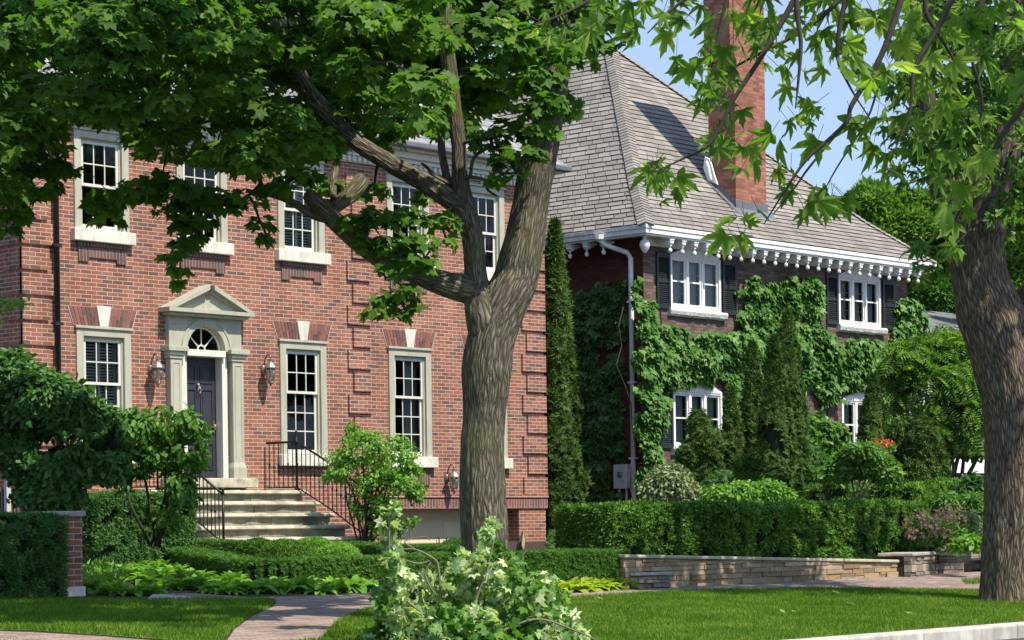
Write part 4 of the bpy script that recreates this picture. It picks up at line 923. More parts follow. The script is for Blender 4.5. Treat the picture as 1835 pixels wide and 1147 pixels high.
# windows
def casement(a, b, z0, z1, rise, shutters):
    W = MB(); v = V2+.04; c_ = (a+b)/2; ft = .07; n_ = 14
    W.box(a, a+ft, v-.06, v+.08, z0, z1); W.box(b-ft, b, v-.06, v+.08, z0, z1); W.box(a+ft, b-ft, v-.06, v+.08, z0, z0+.08)
    arc = [(a-.02+(b-a+.04)*k/n_, z1+rise*(1-((2*k/n_-1)**2))) for k in range(n_+1)]
    W.prism([(a-.02, V2-.02, z1)]+[(b+.02, V2-.02, z1)]+[(x, V2-.02, z+.02) for x, z in reversed(arc)], (0, .13, 0))
    W.box(a+ft, b-ft, v-.045, v+.08, z1-.04, z1-.001)
    i0, i1 = a+ft, b-ft; third = (i1-i0)/3
    for k in (1, 2): W.box(i0+k*third-.045, i0+k*third+.045, v-.05, v+.07, z0+.08, z1-.04)
    w_ = W.build('window', M['white'], H2, bevel=.006)
    S = MB(); G_ = MB(); C_ = MB()
    for k in range(3):
        x0 = i0+k*third+(.045 if k else 0); x1 = i0+(k+1)*third-(.045 if k < 2 else 0); zz0, zz1 = z0+.08, z1-.04; t_ = .04; vv = v-.02; zm = zz0+(zz1-zz0)*.52
        S.box(x0, x0+t_, vv, vv+.05, zz0, zz1); S.box(x1-t_, x1, vv, vv+.05, zz0, zz1); S.box(x0+t_, x1-t_, vv, vv+.05, zz1-t_, zz1); S.box(x0+t_, x1-t_, vv, vv+.05, zz0, zz0+t_); S.box(x0+t_, x1-t_, vv, vv+.04, zm-.016, zm+.016)
        G_.quad((x0, vv+.03, zz0), (x1, vv+.03, zz0), (x1, vv+.03, zz1), (x0, vv+.03, zz1))
        S.box(x0+t_, x1-t_, v+.22, v+.24, zm+.2, zm+.215); S.box(x0+t_, x1-t_, v+.22, v+.24, zm-.22, zm-.205)
        xc = x0+(x1-x0)*.45; x = xc; q_ = 0
        while x < x1: C_.quad((x, v+.12+.02*(q_ % 2), zz0), (x+.03, v+.12+.02*((q_+1) % 2), zz0), (x+.03, v+.12+.02*((q_+1) % 2), zz1), (x, v+.12+.02*(q_ % 2), zz1)); x += .03; q_ += 1
    S.build('sash', M['white'], w_); G_.build('glass', M['glass'], w_); C_.build('curtain', M['curtain'], w_)
    bk = MB(); vb_ = V2+.7; bk.quad((a-.2, vb_, z0-.2), (b+.2, vb_, z0-.2), (b+.2, vb_, z1+.2), (a-.2, vb_, z1+.2)); bk.quad((a, V2+.18, z1), (b, V2+.18, z1), (b+.2, vb_, z1), (a-.2, vb_, z1)); bk.quad((a, V2+.18, z0), (b, V2+.18, z0), (b+.2, vb_, z0), (a-.2, vb_, z0)); bk.quad((a, V2+.18, z0), (a-.2, vb_, z0), (a-.2, vb_, z1), (a, V2+.18, z1)); bk.quad((b, V2+.18, z0), (b+.2, vb_, z0), (b+.2, vb_, z1), (b, V2+.18, z1)); bk.build('dark_room', M['dark'], w_)
    # rock-faced sill
    s_ = MB(); n_ = 30; us = np.linspace(a-.1, b+.14, n_); jt = (fbm(np.column_stack([us*7, np.zeros(n_)+a, np.zeros(n_)]), 3)-.5)*.08; rows_ = []
    for dv_, dz in ((.06, 0), (-.10, 0), (-.13, -.05), (-.11, -.13), (-.06, -.17), (.0, -.17)): rows_.append(np.column_stack([us, V2+dv_+(jt if dv_ < -.09 else 0*jt), z0+dz+(jt*.6 if dz < -.1 else 0*jt)]))
    Vv = np.vstack(rows_); s_.v = [tuple(x) for x in Vv]; s_.f = [(r_*n_+i, r_*n_+i+1, (r_+1)*n_+i+1, (r_+1)*n_+i) for r_ in range(5) for i in range(n_-1)]; s_.uv = [None]*len(s_.f); s_.poly([tuple(Vv[r_*n_+n_-1]) for r_ in range(6)]); s_.poly([tuple(Vv[r_*n_]) for r_ in reversed(range(6))]); s_.build('sill', M['rough_lime'], w_)
    for (x0, x1) in shutters:
        h = MB(); vv = V2-.045; st = .06; h0, h1 = z0-.02, z1+.05; zm = (h0+h1)/2
        h.box(x0, x0+st, vv, V2-.002, h0, h1); h.box(x1-st, x1, vv, V2-.002, h0, h1)
        for (p_, q_) in ((h0, h0+.09), (zm-.045, zm+.045), (h1-.11, h1)): h.box(x0+st, x1-st, vv, V2-.002, p_, q_)
        z = h0+.10
        while z < h1-.12:
            if not (zm-.07 < z < zm+.04): h.prism([(x0+st, vv+.006, z), (x0+st, vv+.012, z-.006), (x0+st, vv+.036, z+.026), (x0+st, vv+.03, z+.032)], (x1-x0-2*st, 0, 0))
            z += .043
        h.build('shutter', M['shutter'], H2)
casement(*WIN[0], [(38.31, 38.77), (40.60, 41.10)]); casement(*WIN[1], [(44.54, 45.0), (46.86, 47.36)]); casement(*WIN[2], [(38.35, 38.80)]); casement(*WIN[3], [(46.9, 47.38)])
fd = MB(); fd.box(42.3, 42.4, V2-.03, V2+.1, 2.1, 4.45); fd.box(43.4, 43.5, V2-.03, V2+.1, 2.1, 4.45); fd.box(42.2, 43.6, V2-.1, V2+.1, 4.36, 4.6); fd.box(42.4, 43.4, V2+.08, V2+.12, 2.1, 4.35); fd.build('front_door', M['white'], H2, bevel=.01)
# chimney standing on the front slope
def roofz(v):
    s = (v-ec)/run
    return ze+(zk-ze)*s/kk if s < kk else zk+(pkz-zk)*(s-kk)/(1-kk)
cu0, cu1, cv0, cv1 = CH = (41.76, 42.90, 31.45, 32.20)
ch = MB(); ch.box(cu0, cu1, cv0, cv1, roofz(cv0)-.3, 14.2); ch.box(cu0-.05, cu1+.05, cv0-.05, cv1+.05, 14.2, 14.35); ch.box(cu0-.1, cu1+.1, cv0-.1, cv1+.1, 14.35, 14.5)
ch.box(cu0-.12, cu1+.0, cv0+.02, cv1+.0, 12.0, 14.2)
CHO = ch.build('chimney', M['chimney'], H2)
fl = MB(); ns = 9
for k in range(ns):
    a, b = cv0+(cv1-cv0)*k/ns, cv0+(cv1-cv0)*(k+1)/ns; fl.box(cu0-.02, cu0-.001, a, b, roofz(a)-.02, roofz(b)+.14)
fl.box(cu0-.03, cu1+.03, cv0-.02, cv0-.001, roofz(cv0)-.05, roofz(cv0)+.2); fl.quad((cu0-.12, cv0-.28, roofz(cv0-.28)+.02), (cu1+.12, cv0-.28, roofz(cv0-.28)+.02), (cu1+.12, cv0-.0, roofz(cv0)+.045), (cu0-.12, cv0-.0, roofz(cv0)+.045))
fl.quad((cu0-.16, cv0-.25, roofz(cv0-.25)+.02), (cu0, cv0-.25, roofz(cv0-.25)+.02), (cu0, cv1, roofz(cv1)+.03), (cu0-.16, cv1, roofz(cv1)+.03)); fl.build('flashing', M['lead'], CHO)
wr = MB(); zb_ = roofz(cv1)
wr.prism([(cu0-.03, cv1-.30, zb_-.12), (cu0-.05, cv1-.02, zb_+.02), (cu0-.04, cv1+.10, zb_+.30), (cu0-.06, cv1+.04, zb_+.56), (cu0-.04, cv1-.08, zb_+.50), (cu0-.06, cv1-.16, zb_+.32), (cu0-.04, cv1-.22, zb_+.1)], (-.05, 0, 0)); wr.prism([(cu0-.12, cv1-.2, zb_+.0), (cu0-.12, cv1-.02, zb_+.2), (cu0-.12, cv1-.06, zb_+.46), (cu0-.12, cv1-.13, zb_+.3)], (-.04, .03, 0)); WR = wr.build('plastic_wrap', M['white'], None, bevel=.015); tag(WR, 'white plastic wrap tucked against the side of the tall brick chimney', 'plastic wrap')
print('chimney px', [tuple(round(c_) for c_ in proj(p_)) for p_ in ((cu0, cv0, roofz(cv0)), (cu1, cv0, roofz(cv0)), (cu0, cv1, roofz(cv1)))])
# ------------------------------------------------------------------ trees
def lp(lst, off=0.0):
    """(px, py, half width px, depth) -> x,y,z,r"""
    out = []
    for x, y, hw, Y in lst: p_ = at(x, y, Y); out.append((p_.x, p_.y, p_.z, hw*Y/FPX))
    return out
def connect(mb, nodes, centers, r0=.02, r1=.006, maxd=1.9, seed=0):
    """grow twigs: join every cluster centre to the nearest limb point or already joined cluster"""
    rs = np.random.RandomState(seed); N = [np.array(p_[:3]) for p_ in nodes]; lev = [0]*len(N); C = [np.array(c_) for c_ in centers]
    A = np.array(N); d0 = [np.min(np.linalg.norm(A-c_, axis=1)) for c_ in C]
    for i in np.argsort(d0):
        c_ = C[i]; arr = np.array(N); d = np.linalg.norm(arr-c_, axis=1)+np.array(lev)*.02; j = int(np.argmin(d))
        if d[j] < maxd and d[j] > .05:
            a = arr[j]; m_ = (a+c_)/2+np.array([0, 0, .08*d[j]])+rs.normal(size=3)*.06*d[j]; ra = max(r1, r0*(.85**lev[j]))
            mb.tube([a, m_, c_], [ra, ra*.8, ra*.6], 5, cap=False)
        N.append(c_); lev.append(lev[j]+1)
# ---- the big maple in front of the houses
YT = 22.6
base = on_g(870, 1119); BT = thing('maple_tree', (base.x, base.y, base.z), 'large maple with thick grey ridged bark trunk forking in front of the brick house', 'tree')
tk = MB()
trunk = limb(tk, lp([(872,1145,66,YT),(872,1118,58,YT),(871,1085,50,YT),(871,1040,45,YT),(871,1000,43,YT),(867,930,43,YT),(865,850,41.5,YT),(865,790,40,YT),(868,746,39,YT),(871,705,42,YT),(872,664,46,YT),(879,615,45,YT),(893,570,44,YT+.03),(910,532,42,YT+.05),(924,500,40.5,YT+.1),(938,439,36,YT+.1),(950,372,32,YT+.15),(962,306,32,YT+.15),(977,240,28,YT+.2),(990,174,25,YT+.2),(1000,100,22,YT+.3),(1006,0,20,YT+.4),(1012,-160,17,YT+.6),(1000,-330,13,YT+.8),(1010,-520,8,YT+1)]), n=128, ridge=.009, seed=1, dl=.018)
L1 = limb(tk, lp([(886,650,30,YT-.03),(876,600,34,YT-.04),(864,560,31,YT-.03),(856,525,25,YT),(852,492,21,YT),(848,439,20,YT),(838,389,20,YT),(829,349,18,YT),(824,306,14.5,YT),(822,260,13.5,YT),(812,190,14,YT),(806,131,13.5,YT),(799,60,13,YT),(798,0,12,YT),(790,-150,10,YT),(800,-320,7,YT)]), n=80, ridge=.007, seed=2, dl=.02)
LA = limb(tk, lp([(846,405,17,YT),(830,374,20,YT),(808,358,19,YT),(755,325,17,YT+.1),(694,290,16.5,YT+.2),(637,253,16,YT+.3),(594,209,15.5,YT+.4),(550,161,14.5,YT+.5),(515,126,13.5,YT+.6),(476,92,12,YT+.7),(425,62,9.5,YT+.8),(340,20,8,YT+1),(240,-40,6,YT+1.2)]), n=56, ridge=.006, seed=3, dl=.02)
LA2 = limb(tk, lp([(565,178,9,YT+.4),(545,140,10,YT+.3),(520,95,9,YT+.2),(495,40,8,YT),(480,-20,7,YT-.1),(450,-120,5,YT-.2)]), n=24, ridge=.004, seed=4, dl=.03)
LB = limb(tk, lp([(872,540,20,YT),(845,520,27,YT),(800,510,24,YT-.05),(745,490,20,YT-.1),(690,468,18.5,YT-.15),(640,432,18,YT-.2),(604,400,17,YT-.25),(575,372,16,YT-.3),(556,352,14,YT-.3),(548,346,10,YT-.3)]), n=56, ridge=.006, seed=5, dl=.02)
limb(tk, lp([(590,385,9,YT-.25),(602,370,12,YT-.2),(625,352,15,YT-.1),(640,336,16,YT-.05),(650,322,15,YT),(655,316,9,YT)]), n=40, ridge=.006, seed=6, dl=.02)
LB2 = limb(tk, lp([(585,395,6,YT-.3),(560,385,7.5,YT-.3),(515,358,6.5,YT-.35),(476,344,5,YT-.4),(463,318,4,YT-.4),(440,290,3,YT-.4)]), n=12, k=5)
LB3 = limb(tk, lp([(598,358,6,YT-.2),(597,330,7,YT+.1),(605,270,6,YT+.5),(603,183,5,YT+.9),(594,144,4.5,YT+1.0),(568,92,3.5,YT+1.1),(550,30,2.5,YT+1.1)]), n=12, k=5)
LC = limb(tk, lp([(818,352,6,YT),(806,336,7.5,YT+.1),(791,262,7,YT+.15),(795,174,6.5,YT+.2),(799,109,6,YT+.3),(788,20,5,YT+.4),(770,-60,4,YT+.5)]), n=12, k=5)
for ls in ([(830,320,4,YT),(842,316,3.6,YT-.1),(847,288,3.2,YT-.15),(860,272,3,YT-.2),(875,266,2,YT-.2)], [(838,316,3.5,YT),(869,323,3,YT-.1),(874,340,2.6,YT-.1),(890,351,1.8,YT-.1)], [(808,330,4,YT),(780,315,3.5,YT+.1),(765,300,3,YT+.2),(755,292,2,YT+.2)]): limb(tk, lp(ls), n=8, k=4)
lumps = lambda x, y, r: tk.lathe(at(x, y, YT-.12), [(.02, -r*.9), (r*.7, -r*.6), (r, 0), (r*.7, r*.6), (.02, r*.9)], 16)
tk.build('trunk', M['bark'], BT, smooth=True)
rs = np.random.RandomState(21)
prof_x = [-60, 0, 45, 90, 130, 200, 260, 300, 350, 420, 470, 520, 560, 620, 680, 740, 800, 850, 900, 960, 1000, 1030, 1070, 1120]
prof_y = [400, 400, 350, 290, 225, 235, 290, 310, 300, 315, 320, 300, 290, 280, 275, 290, 260, 250, 255, 270, 150, 100, 60, 20]
cen, rad, cnt = [], [], []
avoid = np.array([(840,385),(800,352),(755,325),(694,290),(637,253),(594,209),(550,161),(515,126),(476,92),(832,330),(822,270),(812,190),(803,100),(798,20),(690,468),(640,432),(604,400),(570,366),(640,336),(605,262),(600,200),(795,200),(520,357)])
def near_limb(x, y, d=38):
    return any((min(max(((x-a[0])*(b[0]-a[0])+(y-a[1])*(b[1]-a[1]))/max(1, (b[0]-a[0])**2+(b[1]-a[1])**2), 0), 1)*(b[0]-a[0])+a[0]-x)**2 + (min(max(((x-a[0])*(b[0]-a[0])+(y-a[1])*(b[1]-a[1]))/max(1, (b[0]-a[0])**2+(b[1]-a[1])**2), 0), 1)*(b[1]-a[1])+a[1]-y)**2 < d*d for a, b in list(zip(avoid[:8], avoid[1:9]))+list(zip(avoid[9:13], avoid[10:14]))+list(zip(avoid[14:17], avoid[15:18])))
while len(cen) < 370:
    px, py = rs.uniform(-70, 1130), rs.uniform(-60, 400)
    lim = np.interp(px, prof_x, prof_y)
    if py > lim-30 and rs.rand() > .12: continue
    if py > lim: continue
    if 1010 < px and rs.rand() > .5: continue
    dens = np.interp(py, [-60, 120, 260, 400], [1, 1, .72, .6])
    if 780 < px < 990: dens *= .72
    if rs.rand() > dens: continue
    Y = rs.choice([rs.uniform(19.8, 22.2), rs.uniform(22.8, 25.2)], p=[.42, .58])
    if Y < 22.6 and near_limb(px, py): Y = rs.uniform(22.9, 24.8)
    if 780 < px < 1010 and Y < 22.6: Y = rs.uniform(22.9, 25)
    if (800 < px < 1010) and rs.rand() < .12 and py < 200: Y = 21.8
    cen.append(np.array(at(px, py, Y))); rad.append(rs.uniform(.18, .38)); cnt.append(int(rs.uniform(42, 82)))
for px, py, rp, k, Y in [(200,350,40,34,21.5),(232,335,35,26,21.5),(195,385,32,22,21.4),(170,360,25,14,21.4),(290,320,40,30,22),(300,372,28,18,22),(325,335,35,24,21.8),(335,395,30,20,21.8),(330,432,26,15,21.8),(318,455,22,10,21.8),(322,482,20,10,21.8),(320,505,10,4,21.8),(355,360,30,16,22),
        (465,395,24,12,21.9),(477,425,17,7,21.9),(445,350,35,24,22),(500,335,30,20,22),(540,310,35,24,22),(640,395,38,32,22.1),(690,385,40,36,22),(735,385,38,32,22.1),(790,392,36,26,22.3),(660,435,34,26,22),(705,430,38,30,21.9),(752,430,34,26,22),(800,430,22,8,22.2),(735,470,36,28,21.9),(700,480,26,10,21.9),(760,465,30,16,22),(725,520,34,24,21.9),(690,530,28,18,21.9),(675,555,24,12,21.8),(712,560,26,14,21.9),(745,545,24,9,21.9),
        (25,380,35,30,21.5),(10,410,25,14,21.5),(55,340,40,30,21.5),(110,300,30,18,21.8),(100,330,18,8,21.8),(15,330,50,40,21.4),(880,250,34,26,22.3),(905,285,28,18,22.2),(940,270,36,32,22.1),(965,230,36,32,22.1),(985,180,36,34,22.1),(960,190,36,30,22.1),(905,225,36,28,22.2),(925,310,22,9,22.2),(885,320,18,6,22.2),(975,130,40,34,22.2),(940,150,40,30,22.2),(1005,95,40,26,22.3),(1035,80,34,18,22.4),(1060,45,34,18,22.4),(1085,80,22,8,22.4),(1095,30,34,18,22.4),(1120,70,18,6,22.4),(1060,110,16,5,22.4),(420,370,22,10,22),(345,350,34,30,22),(362,388,30,24,22),(350,420,24,14,22),(375,345,34,30,22.2),(260,345,36,30,22),(590,352,24,12,23),(580,330,36,22,22.8),(670,340,34,20,23),(760,350,30,16,23.2),
        (190,30,55,60,19.6),(220,70,50,50,19.6),(150,60,50,50,19.7),(240,110,40,30,19.6),(170,100,40,34,19.7),(60,40,50,46,19.8),(40,200,45,34,20.2),(20,260,40,30,20.2)]:
    cen.append(np.array(at(px, py, Y))); rad.append(rp*Y/FPX); cnt.append(int(k*1.25))
P, N, D = clumps(rs, cen, rad, cnt)
CRW = scatter('crown', P, N, D, .088, L_NORWAY, M['norway'], BT, rs, .42, .35)
tw = MB(); connect(tw, [c_ for L_ in (trunk, L1, LA, LA2, LB, LB2, LB3, LC) for c_ in L_[::6]], cen, .022, .005, 2.2); tw.build('twigs', M['twig'], BT, smooth=True)
# crown above and beside the picture
def off_frame(c_, margin=60):
    x, y, Y = proj(c_); return Y > 0 and (y < -margin or x < -margin or x > 1835+margin)
cen2, rad2, cnt2 = [], [], []
cc = np.array([base.x, base.y, 8.6])
while len(cen2) < 40:
    d = rs.normal(size=3); d /= np.linalg.norm(d); c_ = cc + d*np.array([5.0, 5.0, 3.6])*rs.rand()**.4
    if not off_frame(c_, 110) or not 14 < c_[1] < 17.3 or c_[0] > 19: continue
    cen2.append(c_); rad2.append(rs.uniform(.4, .7)); cnt2.append(34)
P, N, D = clumps(rs, cen2, rad2, cnt2); scatter('upper_crown', P, N, D, .19, L_STAR, M['norway'], BT, rs, .5)
# ---- the maple at the right edge
YR = 28.8; base = on_g(1818, 1082); RTT = thing('maple_tree', (base.x, base.y, base.z), 'tall maple with leaning brown fissured bark trunk on the lawn by the kerb', 'tree')
tk = MB()
R0 = limb(tk, lp([(1822,1110,82,YR),(1822,1082,72,YR),(1820,1050,64,YR),(1819,1000,59,YR),(1820,900,56,YR),(1819,800,54,YR),(1815,730,54,YR),(1805,670,56,YR),(1788,610,57,YR),(1772,555,57,YR),(1757,500,51,YR),(1750,450,51,YR),(1751,405,55,YR),(1768,350,42,YR),(1792,300,32,YR),(1805,250,27,YR),(1812,196,24,YR),(1812,87,19,YR),(1815,0,16,YR),(1800,-180,12,YR),(1820,-360,8,YR)]), n=128, ridge=.011, seed=11, dl=.02)
R1 = limb(tk, lp([(1752,450,40,YR-.05),(1728,400,38,YR-.05),(1705,350,34,YR),(1688,305,29,YR),(1676,262,25,YR),(1667,218,19,YR+.1),(1660,170,14,YR+.1),(1652,100,11,YR+.2),(1642,20,10,YR+.3),(1630,-100,8,YR+.4),(1600,-260,5,YR+.5)]), n=64, ridge=.009, seed=12, dl=.022)
R2 = limb(tk, lp([(1800,640,40,YR),(1835,585,40,YR+.1),(1862,530,38,YR+.2),(1895,440,32,YR+.3),(1930,300,26,YR+.4),(1960,100,20,YR+.5),(2000,-100,12,YR+.6)]), n=48, ridge=.009, seed=13, dl=.025)
tk.build('trunk', M['bark2'], RTT, smooth=True)
cen, rad, cnt = [], [], []
rs = np.random.RandomState(31)
for _ in range(260):
    px, py = rs.uniform(1620, 1850), rs.uniform(-60, 470)
    if py > np.interp(px, [1620, 1660, 1720, 1780, 1850], [230, 330, 330, 430, 450]): continue
    Y = rs.choice([rs.uniform(26.8, 28.2), rs.uniform(29.3, 31)], p=[.25, .75])
    if 1690 < px < 1830 and py > 300 and Y < 28.5 and rs.rand() < .75: continue
    cen.append(np.array(at(px, py, Y))); rad.append(rs.uniform(.22, .42)); cnt.append(int(rs.uniform(10, 22)))
for px, py, rp, k, Y in [(1640,440,26,10,28),(1790,380,30,18,28.1),(1815,350,30,16,28.1),(1800,300,26,10,28.1),(1700,450,20,8,28),(1655,470,22,8,28),(1610,300,24,8,28.5),(1625,330,20,6,28.5)]:
    cen.append(np.array(at(px, py, Y))); rad.append(rp*Y/FPX); cnt.append(k)
P, N, D = clumps(rs, cen, rad, cnt); scatter('crown', P, N, D, .13, L_SILVER, M['silverfar'], RTT, rs, .5)
tw = MB(); connect(tw, [c_ for L_ in (R0, R1, R2) for c_ in L_[::6]], cen, .022, .006, 2.2); tw.build('twigs', M['twig'], RTT, smooth=True)
cen2 = []; cc = np.array([base.x+2.2, base.y-.8, 10.6])
while len(cen2) < 20:
    d = rs.normal(size=3); d /= np.linalg.norm(d); c_ = cc + d*np.array([4.6, 4.6, 3.6])*rs.rand()**.4
    if not off_frame(c_, 110) or c_[1] > 15.3: continue
    cen2.append(c_)
P, N, D = clumps(rs, cen2, [.55]*len(cen2), [30]*len(cen2)); scatter('upper_crown', P, N, D, .2, L_STAR, M['silverfar'], RTT, rs, .5)
# ---- the maple on the near side of the street whose boughs hang into view
YN = 12.2; nb = Vector((13.2, 1.2, .5)); NTR = thing('silver_maple_tree', nb, 'overhanging silver maple boughs with big jagged leaves dangling before the sky', 'tree')
tk = MB()
def wp(x, y, Y): p_ = at(x, y, Y); return (p_.x, p_.y, p_.z)
trunkN = limb(tk, [(13.2,1.2,.3,.42),(13.2,1.2,.8,.34),(13.1,1.3,3,.3),(13.0,1.5,5,.27),(12.6,2.2,6.6,.2),(12,3.4,7.6,.15),(11.2,5,8.0,.11),(10.4,6.2,7.4,.08)], n=32, ridge=.01, seed=21, dl=.06)
e0 = (10.4, 6.2, 7.4)
boughs = [[(1700,-260),(1640,-90),(1614,0),(1579,100),(1527,187),(1514,222),(1444,288),(1400,352),(1370,400)], [(1500,-200),(1460,-80),(1423,0),(1368,96),(1312,183),(1273,257),(1216,288),(1180,305)],
    [(1620,-150),(1540,-40),(1450,48),(1329,113),(1275,150)], [(1950,20),(1835,187),(1806,227),(1762,301),(1719,379),(1697,430)], [(1700,-150),(1658,0),(1679,57),(1710,110),(1725,190)], [(1440,-120),(1427,0),(1435,78),(1430,150),(1425,195)],
    [(1560,-150),(1520,-20),(1500,90),(1520,150),(1560,215)], [(1800,-140),(1760,0),(1740,90),(1760,180),(1745,260)], [(1400,-150),(1330,-60),(1240,-10),(1190,30),(1160,60)], [(1240,-90),(1140,-40),(1060,0),(1000,30),(950,45)], [(1730,-120),(1690,30),(1640,120),(1630,200),(1595,290)], [(1514,222),(1450,300),(1425,335),(1385,385)], [(1579,100),(1560,200),(1500,300),(1475,345)], [(1360,-100),(1310,-20),(1290,50),(1275,120)]]
lv_, lc_ = [], []
for i, bo in enumerate(boughs):
    Y0 = YN + .5*((i*37 % 5)-2)*.5; pts = [wp(x, y, Y0) for x, y in bo]
    if bo[0][1] < 0 or bo[0][0] > 1835: pts = [e0, tuple((Vector(e0)+Vector(pts[0]))/2+Vector((0, 0, .35)))] + pts
    rr = np.linspace(.028 if len(pts) > len(bo) else .008, .0028, len(pts)); limb(tk, [(*p_, r) for p_, r in zip(pts, rr)], n=7, k=5)
rs = np.random.RandomState(77); LP, LN, LD = [], [], []; pet = MB()
groups = [(1190,320,34,7),(1160,308,22,3),(1222,345,18,2),(1295,275,36,7),(1268,160,34,7),(1303,160,34,5),(1180,30,60,9),(1235,55,45,7),(1290,30,55,9),(1340,55,50,7),(1300,205,38,6),(1335,262,22,3),(1400,45,50,8),(1395,110,34,4),(1445,60,45,6),(1445,135,30,3),(1342,398,34,7),(1318,425,18,2),(1472,350,30,7),(1500,375,18,2),(1400,312,30,5),(1430,195,32,6),(1405,255,18,2),(1490,115,42,6),(1530,45,60,10),(1552,130,50,7),(1560,220,34,7),(1525,262,14,1),(1600,60,55,9),(1642,120,50,8),(1640,205,45,7),(1592,300,16,2),(1700,55,60,9),(1765,60,55,7),(1690,140,50,7),(1722,205,45,6),(1750,262,34,5),(1718,300,34,5),(1690,335,30,5),(1740,370,20,3),(1700,430,30,6),(1715,460,20,3),(1655,255,26,3),(948,28,34,4),(1000,45,40,5),(1035,40,36,4),(1095,10,40,5),(1145,15,40,5),(1240,120,26,3),(1365,20,40,5),(1480,20,40,6),(1580,10,50,7),(1650,20,50,8),(1790,150,40,5),(1800,30,45,6),(1740,10,50,7),(1610,150,34,4),(1470,230,20,2)]
for gx, gy, sp_, n_ in groups:
    Y = YN + rs.uniform(-.7, .7); size_px = 44
    for _ in range(int(n_*1.15)):
        x, y = gx+rs.normal()*sp_*.62, gy+rs.normal()*sp_*.6; p_ = np.array(at(x, y, Y+rs.normal()*.12)); tip = np.array(RT)*rs.normal()*.6 + np.array([0, 0, -1.0]) + np.array(FW)*rs.normal()*.3
        nrm = -np.array(FW)*rs.uniform(.3, 1)*rs.choice([1, 1, -1]) + np.array([0, 0, rs.uniform(.2, 1)]) + np.array(RT)*rs.normal()*.5
        LP.append(p_); LN.append(nrm); LD.append(tip); t_ = tip/np.linalg.norm(tip); pet.tube([p_-t_*.09+np.array(RT)*rs.normal()*.015, p_], [.0016, .0016], 4, cap=False)
scatter('crown', LP[::2], LN[::2], LD[::2], .098, L_SILVER, M['silver'], NTR, rs, .35, .45); scatter('curled_leaves', LP[1::2], LN[1::2], LD[1::2], .094, L_SILVER2, M['silver'], NTR, rs, .5, .45); b0_ = len(tk.v); tk.v += pet.v; tk.f += [tuple(i+b0_ for i in f_) for f_ in pet.f]; tk.uv += pet.uv; tk.build('trunk', M['twig'], NTR, smooth=True)
cen2 = []
while len(cen2) < 60:
    c_ = np.array([13.4, .6, 9.0]) + np.clip(rs.normal(size=3), -1.3, 1.3)*np.array([2.0, 1.6, 1.1])
    if off_frame(c_, 200) or proj(c_)[2] < 0:
        if c_[2] > 6.5: cen2.append(c_)
P, N, D = clumps(rs, cen2, [.6]*len(cen2), [22]*len(cen2)); scatter('upper_crown', P, N, D, .2, L_STAR, M['silver'], NTR, rs, .5)
# ---- trees far behind
def far_tree(label, px, py_base, Y, blobs_px, n, size, mat, seed, group='trees beyond the houses', name='leafy_tree', tmpl=L_TUFT, gap=0):
    b = at(px, py_base, Y); b.z = gz(99); rs = np.random.RandomState(seed); T = thing(name, b, label, 'tree', group)
    blobs = []
    for x, y, rx, ry in blobs_px:
        dY = rs.uniform(-1, 1)*rx*Y/FPX*.5; blobs.append((tuple(at(x, y, Y+dY)), (rx*Y/FPX, rx*Y/FPX, ry*Y/FPX)))
    P, N = leafshell(rs, blobs, n, bump=.35, f=2.6, inner=.55, up=.6, low=-1, gap=gap, gf=.9); D = N*np.array([1, 1, .4])+np.array([0, 0, -.3]); scatter('crown', P, N, D, size, tmpl, mat, T, rs, .6)
    core_blobs('shaded_inner_foliage', blobs, T, .55 if not gap else .3, bump=.35)
    tm = MB(); c0 = Vector(blobs[0][0]); r_ = .012*Y*.35; tm.tube([b+Vector((0, 0, -.1)), b.lerp(c0, .5), c0], [r_, r_*.7, r_*.4], 10)
    for c_, r in blobs[1:]: tm.tube([b.lerp(c0, .6), Vector(c_)], [r_*.4, r_*.15], 7)
    tm.build('trunk', M['twig'], T, smooth=True); return T
far_tree('dark green tree rising past the right end of the shingle roof', 1600, 930, 82, [(1560,380,45,40),(1600,400,50,50),(1650,440,55,60),(1580,450,60,60),(1640,380,35,30),(1690,400,50,50)], 11000, .3, M['silverfar'], 1, gap=.44)
far_tree('tree standing between the ivy house and the far grey roof', 1660, 930, 96, [(1650,520,40,45),(1690,540,40,45),(1630,560,35,50),(1680,500,35,40)], 6500, .32, M['fartree'], 2)
far_tree('tree seen beyond the leaning trunk at the right edge', 1850, 930, 78, [(1830,420,55,60),(1860,500,60,60),(1815,560,45,60),(1880,350,60,60),(1840,640,50,60)], 7000, .36, M['silverfar'], 3)
far_tree('distant tree low behind the parked-up garage', 1745, 935, 105, [(1745,640,60,60),(1700,700,60,60),(1780,720,60,70),(1740,780,60,60)], 6000, .42, M['fartree'], 4)
for k, (x, Y) in enumerate([(1950, 85), (2100, 80), (2300, 90), (-250, 90), (-500, 95)]):
    far_tree('%s dense green tree closing the street beyond the gardens' % ['first', 'second', 'third', 'fourth', 'fifth'][k], x, 930, Y, [(x,560,160,130),(x-90,650,120,130),(x+100,660,120,130)], 2500, .8, M['fartree'], 10+k)

